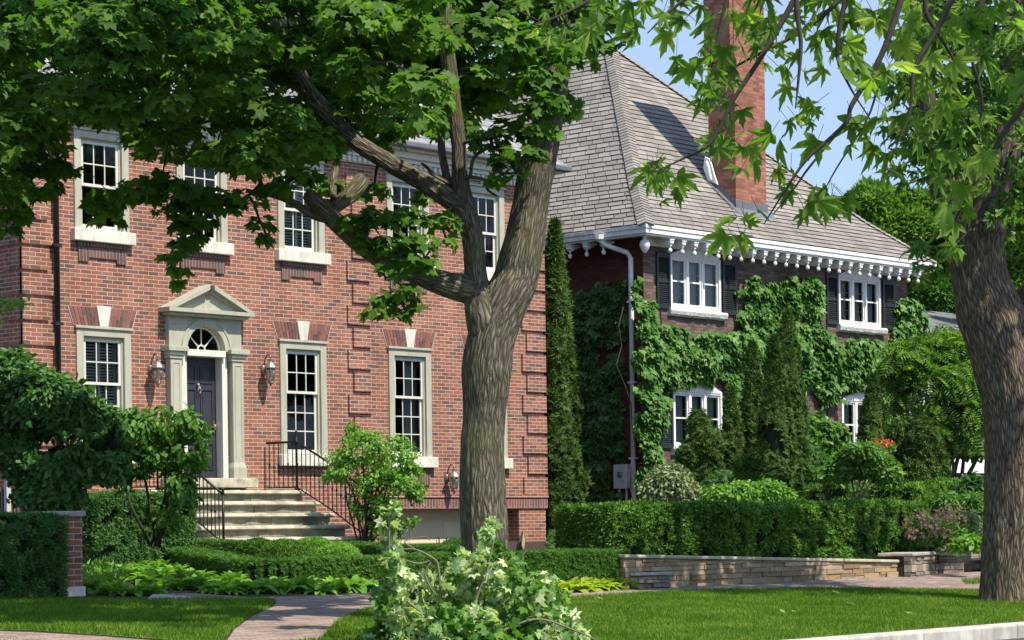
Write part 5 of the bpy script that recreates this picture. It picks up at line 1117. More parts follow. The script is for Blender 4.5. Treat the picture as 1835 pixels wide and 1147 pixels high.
for k, (u, v) in enumerate([(48, -9), (60, -13), (73, -11), (88, -14), (105, -10)]):      # street trees on the camera's side, mirrored in the window panes
    rs = np.random.RandomState(90+k); T = thing('street_tree', (u, v, .45), '%s tree along the opposite pavement, mirrored in the window panes' % ['first', 'second', 'third', 'fourth', 'fifth'][k], 'tree', 'trees across the street')
    blobs = [((u+rs.normal()*1.5, v+rs.normal()*1.5, 6+2.2*j+rs.rand()), (3.6+rs.rand(), 3.6+rs.rand(), 2.6)) for j in range(4)]
    P, N = leafshell(rs, blobs, 2600, bump=.35, f=2.6, inner=.5, low=-1); scatter('crown', P, N, N+np.array([0, 0, -.3]), .6, L_TUFT, M['fartree'], T, rs, .6); core_blobs('shaded_inner_foliage', blobs, T, .7, bump=.35)
    MB().tube([(u, v, .3), (u, v, 3.5), (u, v, 8)], [.3, .24, .12], 10).build('trunk', M['twig'], T, smooth=True)
# ------------------------------------------------------------------ beds, walls and planting
dw = MB(); dz_ = .008
dw.quad((20.6, 20.35, gz(20.35)+dz_), (23.0, 20.35, gz(20.35)+dz_), (33.37, 31.55, gz(31)+dz_), (29.7, 31.55, gz(31)+dz_)); structure(dw.build('driveway', M['conc']))
TZ = [(22.9, 19.12, 1.19), (29.3, 19.12, .99), (37.9, 30.98, 1.36), (35.2, 30.98, 1.36)]
tr = MB(); tr.poly(TZ); tr.poly([(29.3, 19.12, .99), (70, 19.12, .99), (70, 30.98, 1.36), (37.9, 30.98, 1.36)]); tr.poly([(22.9, 19.12, .7), (22.9, 19.12, 1.19), (35.2, 30.98, 1.36), (35.2, 30.98, .7)]); structure(tr.build('raised_garden_bed', M['soil']))
def stone_wall(name, label, p, q, zb, ztop0, ztop1, mat, capmat, seed, cap=.045, dep=.3, row=(.04, .085), ln=(.12, .5), over=.03, capl=.9):
    p = Vector((p[0], p[1], 0)); q = Vector((q[0], q[1], 0)); d = (q-p); L = d.length; d.normalize(); nn = Vector((d.y, -d.x, 0)); rs = np.random.RandomState(seed)
    T = thing(name, (p.x, p.y, zb), label, 'stone wall'); mb = MB(); z = zb-.05; top = lambda s: ztop0+(ztop1-ztop0)*s/L-cap
    def block(m_, s0, s1, z0a, z0b, z1a, z1b, o, dp):
        a, b = p+d*s0, p+d*s1; f = nn*o; g_ = -nn*dp
        P = [(a+f), (b+f), (b+g_), (a+g_)]; i = len(m_.v)
        m_.v += [(P[0].x, P[0].y, z0a), (P[1].x, P[1].y, z0b), (P[2].x, P[2].y, z0b), (P[3].x, P[3].y, z0a), (P[0].x, P[0].y, z1a), (P[1].x, P[1].y, z1b), (P[2].x, P[2].y, z1b), (P[3].x, P[3].y, z1a)]
        for f_ in ((0,3,2,1),(4,5,6,7),(0,1,5,4),(1,2,6,5),(2,3,7,6),(3,0,4,7)): m_.f.append(tuple(i+k for k in f_)); m_.uv.append(None)
    while z < max(top(0), top(L))-.01:
        h = rs.uniform(*row); s = -rs.rand()*.2
        while s < L:
            l = rs.uniform(*ln); a, b = max(0, s), min(L, s+l); s += l
            if b-a < .03: continue
            subs = [(z, z+h)] if rs.rand() < .75 or h < .08 else [(z, z+h*.5), (z+h*.5, z+h)]
            for z0, z1 in subs:
                if z0 >= min(top(a), top(b))-.004: continue
                block(mb, a+.003, b-.003, z0+.003, z0+.003+rs.normal()*.002, min(z1, top(a))-.002, min(z1, top(b))-.002, rs.uniform(-.022, .012), .12)
        z += h
    mb.build('stones', mat, T, bevel=.008)
    bk = MB(); block(bk, .01, L-.01, zb-.1, zb-.1, top(0)-.01, top(L)-.01, -.035, dep); bk.build('wall_core', M['soil'], T)
    cp = MB(); s = 0
    while s < L:
        e = min(L+.02, s+capl*rs.uniform(.8, 1.2)); 
        if L-e < .2: e = L+.02
        block(cp, s+.002-(.02 if s == 0 else 0), e-.002, top(s)+.002, top(min(e, L))+.002, top(s)+cap, top(min(e, L))+cap, over+rs.uniform(-.008, .008), dep+.01); s = e
    cp.build('capstones', capmat, T, bevel=.012); return T
pu = lambda px, v: on_v(px, 900, v).x
def gp(x, y): p_ = on_g(x, y); return (p_.x, p_.y)
stone_wall('retaining_wall', 'long tan ledgestone retaining wall with flat caps below the clipped yew hedge', (pu(1118, 19.0), 19.0), (pu(1634, 19.0), 19.0), gz(19), 1.235, 1.03, M['stone'], M['cap'], 1)
a_, b_, c_, d_ = gp(1634, 1036), gp(1682, 1029), gp(1728, 1030), gp(1790, 1016)
stone_wall('retaining_wall', 'short grey-capped ledgestone wall joining the right end of the long tan wall', a_, b_, gz(a_[1]), gz(a_[1])+.37, gz(b_[1])+.35, M['greystone'], M['greycap'], 2, .05, .5, (.05, .11), (.12, .4))
stone_wall('retaining_wall', 'rough ledgestone wall block with rounded corner stones beside the path bend', b_, c_, gz(b_[1]), gz(b_[1])+.34, gz(c_[1])+.33, M['greystone'], M['greycap'], 3, .05, .5, (.08, .14), (.15, .35))
stone_wall('retaining_wall', 'dark dry stone wall just left of the leaning trunk, past the path bend', (c_[0]+.3, c_[1]+.35), (d_[0]+2, d_[1]+.6), gz(c_[1]), gz(c_[1])+.40, gz(d_[1])+.36, M['greystone'], M['greycap'], 4, .04, .4, (.05, .1), (.12, .4))
e_, f_ = gp(1130, 1057), gp(1204, 1055)
stone_wall('garden_pier', 'low stone pier with grey slab top at the end of the golden hostas', e_, f_, gz(e_[1]), gz(e_[1])+.215, gz(f_[1])+.215, M['greystone'], M['greycap'], 5, .04, .4, (.05, .1), (.1, .3))
# ---- clipped hedges
vh = 20.15
hedge('clipped_hedge', 'long clipped dark green yew hedge on top of the tan retaining wall', 'hedge', [(pu(1046, vh), vh, 1.22, 1.86, 1.0), (pu(1200, vh), vh, 1.14, 1.86, 1.0), (pu(1400, vh), vh, 1.05, 1.87, 1.0), (pu(1520, vh), vh, 1.0, 1.89, 1.0), (pu(1612, vh), vh, .96, 1.9, 1.0)], 17000, .062, L_TUFT, M['yew'], 1, rough=.035)
hedge('clipped_hedge', 'tall dark clipped hedge beside the slim brick pillar at the left edge', 'hedge', [(pu(-90, 21.55), 21.55, .85, 1.80, .7), (pu(117, 21.2), 21.55, .85, 1.80, .7)], 6500, .055, L_TUFT, M['deep'], 2, rough=.03)
hedge('clipped_hedge', 'dark shaded hedge below the left ground-floor window, behind the hostas', 'hedge', [(pu(140, 25.9), 25.9, 1.05, 2.13, .7), (pu(322, 25.9), 25.9, 1.05, 2.13, .7)], 8000, .055, L_TUFT, M['deep'], 3, rough=.035)
hedge('clipped_hedge', 'small block of clipped hedge lit on top, left of the pink flower bed', 'hedge', [(*tuple(at(1592, 920, 38))[:2], .95, at(1592, 870, 38).z, .9), (*tuple(at(1680, 925, 39.5))[:2], .95, at(1680, 866, 39.5).z, .9)], 4500, .06, L_TUFT, M['yew'], 4)
hedge('clipped_hedge', 'low shadowed hedge behind the stems of the domed shrub', 'hedge', [(*tuple(at(1474, 910, 39.5))[:2], .95, at(1474, 868, 39.5).z, .8), (*tuple(at(1568, 910, 41))[:2], .95, at(1568, 868, 41).z, .8)], 3500, .06, L_TUFT, M['yew'], 5)
def bpath(pix, h, w_, off=.2):
    out = []
    for x, y in pix:
        p_ = on_g(x, y); q_ = p_ + FW*off; out.append((q_.x, q_.y, gz(q_.y)-.02, gz(q_.y)+h, w_))
    return out
hedge('box_hedge', 'long low box edging curving in front of the box domes behind the hostas', 'hedge', bpath([(238,1003),(330,1021),(400,1036),(464,1046),(560,1040),(723,1036),(782,1030)], .29, .45), 24700, .03, L_TUFT, M['box'], 6, rough=.012, rnd=.05)
hedge('box_hedge', 'short low box edging at the foot of the front steps, left of the domes', 'hedge', bpath([(350,1002),(430,1004),(470,1006)], .28, .42), 6840, .03, L_TUFT, M['box'], 7, rough=.012, rnd=.05)
hedge('box_hedge', 'low box edging right of the box domes, reaching toward the fallen branches', 'hedge', bpath([(585,1003),(640,1006),(700,1012)], .28, .42), 6840, .03, L_TUFT, M['box'], 8, rough=.012, rnd=.05)
hedge('box_hedge', 'low dark box hedge before the cream garage door, left of the trunk', 'hedge', bpath([(690,1016),(760,1018),(850,1022)], .32, .5), 9880, .03, L_TUFT, M['box'], 9, rough=.012, rnd=.05)
hedge('box_hedge', 'clipped low box hedge above the golden hostas, right of the trunk', 'hedge', bpath([(925,1060),(1020,1058),(1108,1055)], .49, .45, .1), 12350, .03, L_TUFT, M['box'], 10, rough=.012, rnd=.05)
def dome(x, y, rp, hp, Y, seed, label, mat='box'):
    c_ = at(x, y, Y); r = rp*Y/FPX; h = hp*Y/FPX; return shrub('box_dome', label, 'shrub', (c_.x, c_.y, c_.z), [((c_.x, c_.y, c_.z+h*.15), (r, r, h*.85))], int(2600*(r/.35)**2), .04, L_TUFT, M[mat], seed, stems=0, core=.9, bump=.06, inner=.08, low_=-.3) if False else shrub('box_dome', label, 'shrub', (c_.x, c_.y, c_.z), [((c_.x, c_.y, c_.z+h*.15), (r, r, h*.85))], int(2600*(r/.35)**2), .04, L_TUFT, M[mat], seed, stems=0, core=.88, bump=.06, inner=.08)
dome(462, 1010, 42, 44, 35.0, 21, 'leftmost and smoothest of the box domes before the front steps', 'yew'); dome(512, 1013, 46, 45, 33.6, 22, 'second box dome before the front steps, set nearest the low hedge', 'yew'); dome(562, 1008, 46, 44, 35.2, 23, 'third box dome from the left before the steps, bright on top', 'bright'); dome(606, 1012, 40, 38, 34.2, 24, 'small rightmost box dome of the cluster before the steps', 'bright')
dome(817, 1000, 30, 34, 38, 25, 'round box dome in front of the cream garage door')
hedge('yew_edging', 'low dark edging plants between the brick corner pier and the long clipped hedge', 'hedge', [(23.0, 20.0, .8, 1.26, .5), (28.2, 24.7, 1.0, 1.33, .5), (34.3, 30.1, 1.28, 1.5, .6)], 7000, .06, L_TUFT, M['deep'], 12, rough=.05)
# ---- hostas
def hosta_mesh(name, nleaf, seed, mat, ln=.25):
    rs = np.random.RandomState(seed); V, F = [], []
    for k in range(nleaf):
        a = k*2.4+rs.normal()*.2; f = k/nleaf; el = R(82-68*f)+rs.normal()*.12; L = ln*(.75+.5*rs.rand())*(.8+.3*f); wd = L*.29; c_, s_ = math.cos(a), math.sin(a); i = len(V); st = .04+.06*f
        n = 6
        for j in range(n+1):
            t_ = j/n; w_ = wd*math.sin(PI*min(1, t_*1.02)**.75)*(1 if 0 < j < n else .02); rr = st+L*(t_*math.cos(el)+.25*t_*t_); z = .02+L*(math.sin(el)*t_-.55*t_*t_*(.5+.8*f))
            for q_, up in ((-w_, .25*w_), (0, -.08*w_), (w_, .25*w_)): V.append((rr*c_-q_*s_, rr*s_+q_*c_, z+up))
        for j in range(n):
            o = i+j*3; F += [(o, o+1, o+4, o+3), (o+1, o+2, o+5, o+4)]
    o = np_mesh(name, np.array(V), np.array(F), mat, smooth=True); return o
ORD = 'first second third fourth fifth sixth seventh eighth ninth tenth eleventh twelfth thirteenth fourteenth fifteenth sixteenth seventeenth eighteenth nineteenth twentieth twenty-first twenty-second twenty-third twenty-fourth twenty-fifth twenty-sixth twenty-seventh twenty-eighth twenty-ninth thirtieth thirty-first'.split()
def hostas(lst, mat, label, group, seed, ln=.175):
    lst = sorted(lst)
    rs = np.random.RandomState(seed); protos = []
    for i, (x, y) in enumerate(lst):
        p_ = on_g(x, y-3); T = thing('hosta', (p_.x, p_.y, gz(p_.y)), label % ORD[i], 'hosta', group)
        if i < 4: lf = hosta_mesh('leaves', 44, seed+i, mat, ln); protos.append(lf)
        else: lf = protos[i % 4].copy(); scn.collection.objects.link(lf)
        lf.parent = T; lf.matrix_parent_inverse = Matrix.Identity(4); s_ = rs.uniform(.82, 1.2); T.scale = (s_, s_, s_*rs.uniform(1.1, 1.35)); T.rotation_euler = (0, 0, rs.rand()*6.28)
hostas([(168,1014),(186,1004),(206,1018),(228,1008),(247,1024),(192,1032),(218,1036),(270,1030),(292,1042),(312,1036),(332,1048),(352,1042),(372,1053),(396,1060),(418,1052),(440,1062),(290,1024),(250,1008),(350,1060),(172,1040),(240,1040),(425,1066),(385,1066),(265,1050),(300,1054),(325,1060),(455,1066),(405,1068),(205,1000),(270,1016)], M['hosta'], '%s green hosta from the pillar in the drift along the low box hedge', 'green hostas left of the brick path', 41)
hostas([(178,1064),(205,1069),(236,1070),(262,1069)], M['hosta'], '%s small hosta from the brick pillar beside the lawn corner', 'hostas by the brick pillar', 51, .17)
hostas([(490,1060),(516,1066),(545,1064),(574,1067),(604,1063),(634,1063),(660,1061),(690,1060),(720,1055)], M['hosta'], '%s green hosta from the left in the row heading the brick path', 'hostas at the head of the path', 61, .185)
hostas([(940,1064),(968,1065),(994,1066),(1022,1065),(1050,1063),(1080,1062),(1108,1059),(1138,1056),(1160,1053),(780,1062),(830,1064)], M['hostay'], '%s golden hosta from the branch heap in the row below the box hedge', 'golden hostas right of the trunk', 71, .19)
# ---- grassy chartreuse edging and low yew
def tufts(name, label, cat, pix, n, size, mat, seed, jitter=.25, tmpl=L_LONG, dz=0):
    rs = np.random.RandomState(seed); P = []
    for _ in range(n):
        k = rs.randint(len(pix)-1); f = rs.rand(); x = pix[k][0]*(1-f)+pix[k+1][0]*f; y = pix[k][1]*(1-f)+pix[k+1][1]*f; p_ = on_g(x, y); P.append((p_.x+rs.normal()*jitter, p_.y+rs.normal()*jitter, gz(p_.y)+.02+dz+rs.rand()*.12))
    P = np.array(P); T = thing(name, (P[:, 0].mean(), P[:, 1].mean(), P[:, 2].min()), label, cat); N = rs.normal(size=(n, 3))*.6+np.array([0, 0, .6]); D = rs.normal(size=(n, 3))*np.array([.7, .7, .2])+np.array([0, 0, .7]); scatter('leaves', P, N, D, size, tmpl, mat, T, rs, .4); return T
tufts('border_grass', 'band of chartreuse strappy grass in front of the shaded hedge', 'border plants', [(175,990),(215,986),(270,990),(350,988)], 1500, .2, M['chart'], 81)
tufts('spreading_yew', 'low feathery evergreen spreading beside the base of the brick pillar', 'shrub', [(152,1040),(170,1030),(190,1050),(160,1062)], 900, .11, M['bright'], 82, .12)
# ---- left shrubs
def sh(name, label, bp, Y, blobs_px, n, size, tmpl, mat, seed, cat='shrub', **kw):
    rs = np.random.RandomState(seed+500); bl = []
    for b in blobs_px:
        x, y, rx, ry = b[:4]; dY = b[4] if len(b) > 4 else rs.uniform(-.5, .5)*rx*Y/FPX; bl.append((tuple(at(x, y, Y+dY)), (rx*Y/FPX, rx*Y/FPX, ry*Y/FPX)))
    b0 = at(bp[0], bp[1], Y); return shrub(name, label, cat, b0, bl, n, size, tmpl, M[mat], seed, **kw)
sh('burning_bush', 'broad dark green shrub filling the left edge above the tall clipped hedge', (90,985), 27.5, [(20,690,60,55),(70,720,70,55),(130,740,60,50),(30,800,70,70),(110,820,80,60),(170,760,40,40),(180,830,45,45),(90,880,60,40),(-40,760,70,90),(20,655,30,25),(205,795,30,28)], 16000, .10, L_OVAL, 'deep', 91, stems=12, bump=.35, inner=.6, core=.35, gap=.44, gf=2.6, sr=.03)
sh('leafy_branch', 'small bright leafy branch poking in at the left edge above the dark shrub', (-60,960), 26, [(0,545,35,12),(35,540,22,6),(-40,560,40,30),(-60,700,30,60)], 420, .09, L_LONG, 'bright', 92, stems=3, core=0, inner=.6)
sh('redbud_shrub', 'drooping heart-leaved shrub between the left window and the front door', (279,972), 29, [(240,770,42,42),(300,762,46,34),(342,765,30,32),(285,815,48,40),(340,812,28,36),(240,830,30,30),(325,880,26,42),(295,915,34,30),(300,935,24,18),(220,860,18,25)], 3400, .105, L_OVAL, 'mid', 93, stems=8, bump=.35, inner=.7, core=0, droop=-1.1, up=.2, sr=.022, gap=.46, gf=4)
sh('viburnum', 'light leafy deciduous shrub growing through the right stair railing', (650,978), 38.6, [(655,798,42,32),(700,815,45,36),(620,828,46,32),(718,858,40,36),(665,860,48,34),(705,905,38,36),(692,948,30,24),(738,885,22,22),(640,772,20,16),(600,850,26,20),(660,905,34,34),(715,930,30,26)], 8600, .066, L_OVAL, 'bright', 94, stems=16, bump=.45, inner=.8, core=0, up=1.2, gap=.47, gf=4.5)
# ---- evergreens and shrubs before the ivy-covered house
def cedar(x, yb, yt, hw, Y, n, seed, label, name='cedar', **kw):
    b = at(x, yb, Y); h = (yb-yt)*Y/FPX; return column_tree(name, label, 'evergreen', b, h, hw*Y/FPX, n, kw.pop('size', .12), seed, **kw)
bt = at(1003, 992, 46.8); column_tree('cedar', 'very tall narrow cedar squeezed between the red house and the ivy house', 'evergreen', bt, (992-412)*46.8/FPX, .52, 17000, .15, 101, prof=lambda s: min(1, 1.15*(1-s)**.55)*(1-.25*s), lump=.3)
cedar(1312, 900, 700, 24, 43.5, 2600, 102, 'slim cedar standing just right of the ivy house lower left window'); cedar(1352, 900, 622, 25, 44.0, 3600, 103, 'slender cedar between the low window and the pair of tall cedars', )
cedar(1392, 912, 612, 34, 39.8, 6500, 104, 'left one of the two tallest cedars in the front garden', size=.11); cedar(1416, 912, 568, 36, 40.4, 7500, 105, 'right and tallest of the pair of cedars in the front garden', size=.11)
cedar(1566, 860, 680, 29, 45.5, 3600, 106, 'neat cone-shaped cedar before the lower right window of the ivy house', prof=lambda s: min(1, 1.3*(1-s)**.8)*min(1, .8+s)); 
sh('juniper', 'bushy olive green juniper under the lower left window of the ivy house', (1255,905), 43, [(1252,760,20,26),(1265,800,30,38),(1240,820,26,36),(1268,860,34,40),(1235,865,28,34)], 4200, .11, L_SPRAY, 'cedar', 107, core=.7, bump=.3, inner=.35)
sh('dwarf_cedar', 'small ball-shaped cedar at the foot of the slender cedar', (1336,905), 41, [(1337,838,19,21),(1336,868,24,26)], 1500, .10, L_SPRAY, 'yew', 108, core=.75, inner=.25)
sh('yew_bush', 'dark evergreen mass between the tall cedars and the hydrangea', (1460,905), 42, [(1300,880,40,36),(1350,885,40,34),(1455,850,30,50),(1480,860,36,40)], 4200, .10, L_SPRAY, 'deep', 109, core=.8, inner=.3)
sh('variegated_shrub', 'rounded grey-green variegated shrub by the white downspout', (1200,918), 40, [(1200,872,44,38),(1178,885,30,28),(1225,885,30,30),(1200,850,28,20)], 4600, .075, L_OVAL, 'olive', 110, core=.55, bump=.25, inner=.5)
sh('spirea', 'bright lime green shrub peeking over the long clipped hedge', (1335,925), 36.5, [(1290,892,30,22),(1330,888,34,24),(1375,888,38,26),(1405,898,22,18)], 3800, .085, L_OVAL, 'bright', 111, core=.6, bump=.22, inner=.35)
sh('fern', 'yellow-green fern patch between the cedars and the domed shrub', (1485,905), 39, [(1480,850,16,14),(1492,862,14,12)], 420, .10, L_OVAL, 'bright', 112, core=0, inner=.5)
sh('hydrangea', 'pale green big-leaved shrub left of the lower right window', (1476,870), 43.2, [(1470,765,28,30),(1492,785,24,28),(1458,790,22,26),(1490,812,24,18)], 2400, .12, L_OVAL, 'mid', 113, core=.5, bump=.3, inner=.5, up=.7, gap=.4)
sh('dome_shrub', 'umbrella-shaped small tree with pale forked stems behind the long hedge', (1531,912), 37, [(1520,835,34,26),(1560,832,38,30),(1590,848,24,22),(1545,812,34,18),(1500,850,20,18)], 4600, .095, L_OVAL, 'mid', 114, core=.5, bump=.2, inner=.4, stems=6, stemmat=M['paletwig'], up=.8, cat='small tree')
sh('arborvitae', 'broad upright evergreen right of the red flowers, behind the small hedge', (1650,895), 44, [(1620,815,26,42),(1655,800,30,50),(1640,850,36,36),(1676,840,22,40),(1610,780,16,26)], 6500, .12, L_SPRAY, 'cedar', 115, core=.75, bump=.3, inner=.3)
sh('honey_locust', 'airy tree with feathery hanging fronds between the ivy house and the trunk', (1712,930), 46, [(1640,640,50,26),(1700,625,45,28),(1660,680,55,28),(1720,680,45,32),(1690,730,60,28),(1745,720,30,40),(1620,660,30,20),(1740,640,30,30),(1700,770,40,18),(1650,715,35,20)], 2300, .42, L_COMP, 'silverfar', 116, cat='tree', core=0, bump=.25, inner=.8, stems=5, sr=.05, droop=-.8, gap=.48, gf=1.4)
sh('crabapple_tree', 'small round-leaved tree in front of the white-roofed garage', (1700,912), 49, [(1712,775,34,26),(1745,765,32,30),(1730,800,40,24),(1760,800,30,26),(1700,800,20,16)], 3600, .13, L_OVAL, 'mid', 117, cat='tree', core=.3, bump=.3, inner=.5, stems=4, sr=.07)
sh('coneflower_bed', 'faded pink and green flowering plants spilling at the right end of the hedge', (1650,1000), 35.5, [(1650,955,26,30),(1680,950,26,26),(1635,975,20,18)], 2300, .08, L_LONG, 'mid', 118, core=.5, inner=.5)
sh('sedum', 'dusty pink flower heads among the green plants near the wall corner', (1662,990), 35.2, [(1655,935,34,22),(1680,955,30,20),(1640,955,24,22),(1700,925,32,22)], 420, .028, L_TUFT, 'pinkish', 119, core=0, inner=.95, stems=3, sr=.006)
sh('perennials', 'loose mixed green perennials beside the leaning trunk', (1715,990), 36.5, [(1700,930,28,30),(1735,940,30,30),(1720,965,34,20),(1690,900,24,20),(1740,905,24,24)], 3600, .11, L_LONG, 'mid', 120, core=.45, bump=.3, inner=.6)
sh('peony', 'dark leafy bush rising in front of the green garage panel', (1738,960), 38.5, [(1725,890,24,26),(1745,880,20,30),(1715,915,22,18),(1755,910,20,20)], 1700, .12, L_OVAL, 'deep', 121, core=.5, bump=.3, inner=.5)
sh('white_perennial', 'silvery white-edged ground plants at the garden edge beside the trunk', (1740,985), 35.5, [(1738,925,14,12),(1720,972,24,8),(1750,950,12,16),(1690,983,20,6)], 800, .06, L_OVAL, 'olive', 122, core=0, inner=.4, stems=2, sr=.005)
sh('ligularia', 'broad fresh green leaves low at the foot of the trunk by the dark stones', (1738,990), 34.5, [(1738,972,20,12),(1722,978,14,8)], 240, .13, L_OVAL, 'bright', 123, core=0, inner=.4, stems=0, up=.9)
# ---- ivy
def ivy(polys, fn, nrm, n, size, mat, parent, rs, name='leaves', gap=.36, thick=.32, f=.9):
    P = []; areas = [abs(sum(a[0]*b[1]-b[0]*a[1] for a, b in zip(p_, p_[1:]+p_[:1])))/2 for p_ in polys]; tot = sum(areas)
    for poly_, ar in zip(polys, areas):
        a = np.array(poly_, float); lo, hi = a.min(0), a.max(0); need = int(n*ar/tot); got = 0
        while got < need:
            q = lo-12+rs.rand(4000, 2)*(hi-lo+24); jit = (fbm(np.column_stack([q/22., np.zeros(len(q))]), 3)-.5)*44; jit2 = (fbm(np.column_stack([q/22.+50, np.zeros(len(q))]), 3)-.5)*44
            q = q[inside(q[:, 0]+jit, q[:, 1]+jit2, poly_)]
            for x, y in q[:need-got]:
                p_ = np.array(fn(x, y)); P.append(p_)
            got += len(q[:need-got])
            if len(q) == 0: break
    P = np.array(P); g_ = fbm(P*f*2.2, 3); keep = g_ > gap; P = P[keep]; g_ = g_[keep]; nn = np.array(nrm, float)
    th_ = .03 + thick*np.clip((g_-gap)*2.6, .05, 1)*(rs.rand(len(P))**.5); P = P + nn*th_[:, None]
    N = nn*.8 + np.array([0, 0, .7]) + np.zeros((len(P), 3)); D = np.array([0, 0, -1.0]) + nn*.35 + rs.normal(size=P.shape)*.35
    return scatter(name, P, N, D, size, L_IVY, mat, parent, rs, .38, .35)
rs = np.random.RandomState(9)
IV = thing('climbing_ivy', (40, 30.95, 1.35), 'glossy ivy climbing the sunlit front wall between the four white windows', 'ivy')
ivy([[(1133,520),(1145,500),(1170,545),(1190,585),(1225,600),(1240,650),(1196,690),(1180,740),(1178,800),(1160,850),(1150,880),(1138,885),(1134,700)],
     [(1175,590),(1230,603),(1300,590),(1330,620),(1330,690),(1262,688),(1215,690),(1190,650)],
     [(1323,512),(1345,492),(1400,503),(1450,492),(1474,515),(1478,585),(1500,612),(1560,608),(1598,622),(1605,690),(1575,705),(1500,695),(1490,725),(1440,700),(1400,760),(1345,770),(1310,720),(1300,690),(1318,620),(1323,560)],
     [(1605,545),(1625,532),(1655,560),(1640,605),(1602,612)], [(1560,690),(1612,690),(1625,760),(1590,800)], [(1290,690),(1340,700),(1340,800),(1300,790)]],
    lambda x, y: on_v(x, y, V2), (0, -1, 0), 14500, .115, M['ivy'], IV, rs, gap=.37)
st = MB(); 
for x0 in (1135, 1160, 1340, 1360, 1440, 1470, 1590):
    x, y = x0, 900; pts = []
    while y > 520: pts.append(on_v(x, y, V2-.02)); x += rs.normal()*9; y -= 35
    st.tube(pts, .012, 5)
st.build('stems', M['twig'], IV)
IS = thing('climbing_ivy', (37.85, 32, 1.35), 'darker patchy ivy on the shaded side wall left of the white downspout', 'ivy')
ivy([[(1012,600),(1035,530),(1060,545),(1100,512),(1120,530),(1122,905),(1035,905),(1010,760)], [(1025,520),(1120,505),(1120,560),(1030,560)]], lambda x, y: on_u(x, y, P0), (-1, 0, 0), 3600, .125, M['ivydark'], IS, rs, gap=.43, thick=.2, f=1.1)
st = MB()
for x0 in (1040, 1075, 1105):
    x, y = x0, 905; pts = []
    while y > 530: pts.append(on_u(x, y, P0-.02)); x += rs.normal()*7; y -= 35
    st.tube(pts, .012, 5)
st.build('stems', M['twig'], IS)
# ---- the heap of cut branches
pb = on_g(860, 1165); PL = thing('fallen_branches', (pb.x, pb.y, gz(pb.y)), 'heap of cut maple branches with wilted pale leaves lying on the lawn before the trunk', 'branches')
rs = np.random.RandomState(15); YP = 20.6
cl = [(705,1130,40,90),(700,1080,36,80),(712,1040,30,60),(705,1010,22,36),(700,975,14,22),(695,945,16,22),(700,918,12,14),(708,905,8,7),(745,1130,45,90),(760,1090,42,80),(800,1120,45,90),(790,1070,36,60),(850,1130,50,100),(850,1080,42,80),(840,1035,32,50),(865,1010,28,40),(880,985,20,30),(872,960,14,18),(882,940,12,12),(900,1130,50,100),(905,1080,44,80),(905,1040,34,60),(920,1010,22,26),(955,1130,50,90),(960,1085,42,70),(965,1050,28,36),(990,1075,26,30),(1000,1120,38,60),(1030,1140,26,36),(830,1000,16,16),(820,1025,20,20),(760,1050,24,24),(700,1165,40,50),(800,1170,60,60),(900,1170,60,60),(990,1170,50,50),(660,1150,20,24),(985,1045,14,10)]
Pp, Np, Dp = [], [], []
for x, y, r, k in cl:
    Y = YP + rs.uniform(-.5, .5); c_ = np.array(at(x, y, Y)); rr = r*Y/FPX
    P, d = ell_points(rs, c_, (rr, rr, rr), int(k*2.3), .3); Pp.append(P); Np.append(rs.normal(size=P.shape)+np.array([0, -.3, .5])); Dp.append(rs.normal(size=P.shape)*.8+np.array([0, 0, -.5]))
Pp, Np, Dp = np.vstack(Pp), np.vstack(Np), np.vstack(Dp); q_ = fbm(Pp*5, 2) > .53; scatter('leaves', Pp[~q_], Np[~q_], Dp[~q_], .062, L_STAR, M['pale'], PL, rs, .4, .45); scatter('green_leaves', Pp[q_], Np[q_], Dp[q_], .062, L_STAR, M['mid'], PL, rs, .4, .45)
bm = MB(); ws = lambda L, Y=YP: [tuple(at(x, y, Y)) for x, y in L]
for L, r0, r1 in (([(790,1080),(788,1045),(785,1015),(778,1002),(745,985),(712,985)], .014, .006), ([(778,1002),(750,1010),(715,1000),(690,995)], .010, .004), ([(745,985),(725,970),(760,962),(770,968)], .006, .003), ([(775,1060),(762,1030),(772,1008)], .01, .006), ([(860,1150),(850,1090),(870,1030),(884,970),(878,945)], .016, .005), ([(870,1140),(760,1100),(705,1040),(698,950),(705,908)], .016, .004), ([(880,1140),(960,1110),(1030,1130),(1075,1150)], .014, .005), ([(1020,1110),(1035,1095),(1033,1085)], .006, .003), ([(1030,1120),(1045,1112),(1051,1104)], .005, .002), ([(850,1150),(700,1160),(660,1150)], .012, .004), ([(700,1020),(690,990),(668,975)], .005, .002), ([(780,985),(800,978),(812,968)], .004, .002), ([(715,985),(720,960),(716,935)], .004, .002)):
    limb(bm, [(*p_, r) for p_, r in zip(ws(L, YP+rs.uniform(-.2, .2)), np.linspace(r0, r1, len(L)))], n=8, k=5)
bm.build('branches', M['paletwig'], PL, smooth=True)
tk = MB(); limb(tk, lp([(918,1120,10,YP+.5),(924,1060,10,YP+.5),(929,1010,9.5,YP+.5),(933,985,9,YP+.5),(936,966,6,YP+.5),(937,951,1,YP+.5)]), n=20, ridge=.003, seed=8, dl=.02); tk.build('broken_limb', M['bark'], PL, smooth=True)
tb = MB(); tb.prism([at(935,978,YP+.42), at(938,950,YP+.42), at(941,968,YP+.42), at(939,985,YP+.42)], FW*.02); tb.build('torn_wood', M['broken'], PL)
